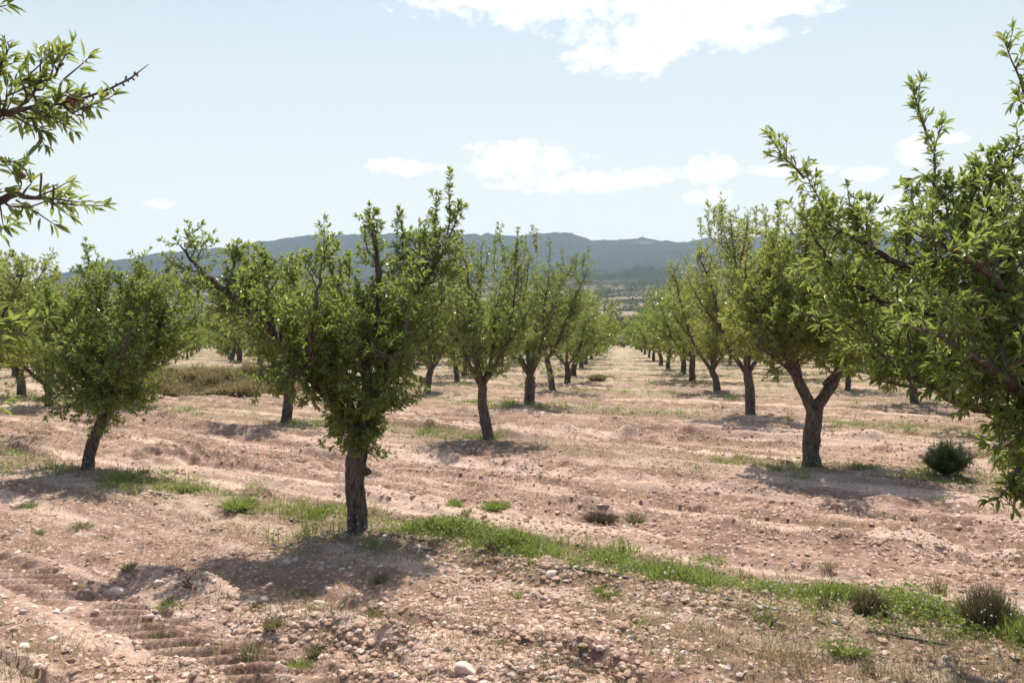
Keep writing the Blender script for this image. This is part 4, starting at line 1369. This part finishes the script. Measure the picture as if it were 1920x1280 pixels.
# ------------------------------------------------------------------ bushes and tussocks
def px_xy(px, py):
    Y = F * EYE / (py - HOR)
    return (px - 960) / F * Y, Y


def tussock(px, py, rad, hgt, n, mat, label, cat='tussock', name='grass_tussock', seed=0, wid=.004, group=None, fan=1.0):
    x0, y0 = px_xy(px, py)
    rng = np.random.default_rng(400 + seed)
    e = empty(name, (x0, y0, gh(x0, y0)))
    tag(e, label, cat, group)
    a = rng.uniform(0, 6.28, n); q = np.sqrt(rng.random(n)) * rad
    B = np.stack([np.cos(a) * q * .55, np.sin(a) * q * .55, np.full(n, -.02)], -1)
    h = hgt * rng.uniform(.2, 1.0, n) ** .8 * (1 - .45 * (q / rad) ** 2)
    out = np.stack([np.cos(a), np.sin(a), 0 * a], -1) * (q * .75 * fan)[:, None] + rng.normal(0, rad * .33, (n, 3)) * np.array([1, 1, 0])
    Tp = B + out; Tp[:, 2] = h
    s = rng.uniform(0, 3.14, n); Sd = np.stack([np.cos(s), np.sin(s), 0 * s], -1) * wid
    Mid = B + (Tp - B) * .5 + np.stack([rng.normal(0, .1, n) * h, rng.normal(0, .1, n) * h, h * .1], -1)
    V = np.stack([B - Sd, B + Sd, Mid + Sd * .8, Mid - Sd * .8, Tp], 1)
    off = (np.arange(n) * 5)[:, None]
    flat = np.concatenate([(np.array([[0, 1, 2, 3]]) + off).ravel(), (np.array([[3, 2, 4]]) + off).ravel()])
    mesh_obj('stalks', V.reshape(-1, 3), flat, mat, e, False, np.concatenate([np.full(n, 4), np.full(n, 3)]))
    return e, rng


tussock(1850, 1212, .15, .33, 1500, M_DEADL, 'tall dark dead tussock at the lower right end of the grass strip', seed=1, fan=.35, wid=.0022)
tussock(1632, 1182, .09, .17, 900, M_DEADL, 'small dark brown tussock in the grass strip', seed=2)
tussock(1035, 1262, .16, .055, 600, M_DEAD, 'flattened dark dead tuft on bare soil at the bottom edge', seed=3, fan=1.8, wid=.0025)
tussock(1125, 975, .16, .09, 500, M_DEAD, 'low grey-brown tuft on bare soil in the middle', seed=4, fan=1.2)
tussock(1190, 975, .10, .13, 350, M_WEED, 'olive weed tuft beside the low grey-brown one', cat='weed', name='weed_tuft', seed=5)
tussock(930, 955, .13, .09, 300, M_GRASS, 'bright green leafy weed right of the front trunk', cat='weed', name='weed_tuft', seed=6, wid=.007, fan=1.2)
tussock(853, 948, .09, .10, 220, M_GRASS, 'small green weed close behind the front trunk', cat='weed', name='weed_tuft', seed=7, wid=.006)
tussock(450, 962, .20, .13, 520, M_GRASS, 'vivid green grass clump on the line left of the front tree', cat='grass clump', seed=8)
tussock(1590, 1240, .11, .055, 300, M_GRASS, 'low green clump below the small brown tussock', cat='grass clump', seed=9, fan=1.2)
tussock(700, 1150, .07, .07, 160, M_WEED, 'tiny olive weed below the tree shadow', cat='weed', name='weed_tuft', seed=10)
tussock(1120, 716, .32, .30, 700, M_WEED, 'round olive clump at the edge of the alley', cat='weed', name='weed_tuft', seed=11, wid=.02)
tussock(1760, 1130, .07, .22, 130, M_WEED, 'thin upright weed with yellow flowers left of the dead tussock', cat='weed', name='weed_tuft', seed=12)
# small weed tufts dotted through the soil
r3 = random.Random(21)
for i in range(44):
    px, py = r3.uniform(0, 1920), 870 + 390 * r3.random()
    tussock(px, py, r3.uniform(.04, .11), r3.uniform(.04, .10), r3.randrange(60, 200), r3.choice([M_WEED, M_WEED, M_DEAD, M_GRASS]),
            'small weed tuft growing from bare orchard soil', cat='weed', name='weed_tuft', seed=30 + i, group='small weed tufts on the soil', fan=1.2)


def bush(px, py, rad, hgt, n, label):
    x0, y0 = px_xy(px, py)
    rng = np.random.default_rng(900)
    e = empty('bush', (x0, y0, gh(x0, y0)))
    tag(e, label, 'bush')
    W = Wood()
    P, D = [], []
    for k in range(260):
        a = rng.uniform(0, 6.28); t = rng.random() ** .6 * 1.15
        d = np.array([math.cos(a) * math.sin(t), math.sin(a) * math.sin(t), math.cos(t)])
        L = hgt * rng.uniform(.72, 1.0) * (1 + .25 * math.sin(a * 3 + t * 4) * .5)
        d = d * np.array([rad / hgt * 1.25, rad / hgt * 1.25, 1])
        pts = np.array([[0, 0, -.02], d * L * .5 + [0, 0, .01], d * L])
        W.tube(pts, [.004, .003, .001], 4)
        m = n // 260
        s = rng.uniform(.35, 1.02, m)
        P.append(d[None] * L * s[:, None] + rng.normal(0, .014, (m, 3))); D.append(d[None] + rng.normal(0, .8, (m, 3)))
    W.build('stems', M_TWIG, e)
    P, D = np.vstack(P), np.vstack(D)
    L = rng.uniform(.02, .045, len(P))
    leaf_mesh('foliage', P, D, L, L * .22, M_BUSH, e, rng, 1)


bush(1775, 905, .26, .42, 16000, 'dense round dark green bush on the tree line right of the forked tree')


# ---- bank of tall dry grass at the left, behind the first trees
def bank():
    rng = np.random.default_rng(55)
    n = 42000
    t = rng.random(n)
    x = -12.6 + 6.2 * t
    Y = 24.3 - .6 * t + rng.random(n) ** 1.3 * 2.4
    env = np.clip(np.minimum(t * 4, (1 - t) * 6), 0, 1) ** .6
    bl = fbm(x * 1.1, Y * 1.1, 66, 3)
    keep = rng.random(n) < np.clip(env * (.75 + 1.2 * bl), 0, 1)
    x, Y, env, bl = x[keep], Y[keep], env[keep], bl[keep]
    n = len(x)
    z = ground_height(x, Y)
    for nm, msk, mat, lb in (('tall_dry_grass', rng.random(n) < .55, M_STRAW, 'tall straw-coloured grass on the low bank between the left trees'),
                             ('bank_weeds', None, M_WEED, 'olive weeds mixed in the dry grass of the low bank')):
        if msk is None: msk = ~prev
        prev = msk
        k = int(msk.sum())
        h = rng.uniform(.12, .42, k) * np.clip(.8 + 1.2 * bl[msk], .3, 1.5)
        B = np.stack([x[msk], Y[msk], z[msk] - .03], -1)
        a = rng.uniform(0, 3.14, k); Sd = np.stack([np.cos(a), np.sin(a), 0 * a], -1) * .013
        Tp = B + np.stack([rng.normal(0, .14, k), rng.normal(-.05, .14, k), h], -1)
        Md = (B + Tp) / 2 + np.array([0, 0, .05])
        V = np.stack([B - Sd, B + Sd, Md + Sd * .8, Md - Sd * .8, Tp], 1)
        off = (np.arange(k) * 5)[:, None]
        flat = np.concatenate([(np.array([[0, 1, 2, 3]]) + off).ravel(), (np.array([[3, 2, 4]]) + off).ravel()])
        o = mesh_obj(nm, V.reshape(-1, 3), flat, mat, None, False, np.concatenate([np.full(k, 4), np.full(k, 3)]))
        tag(o, lb, 'dry grass', kind='stuff')


bank()
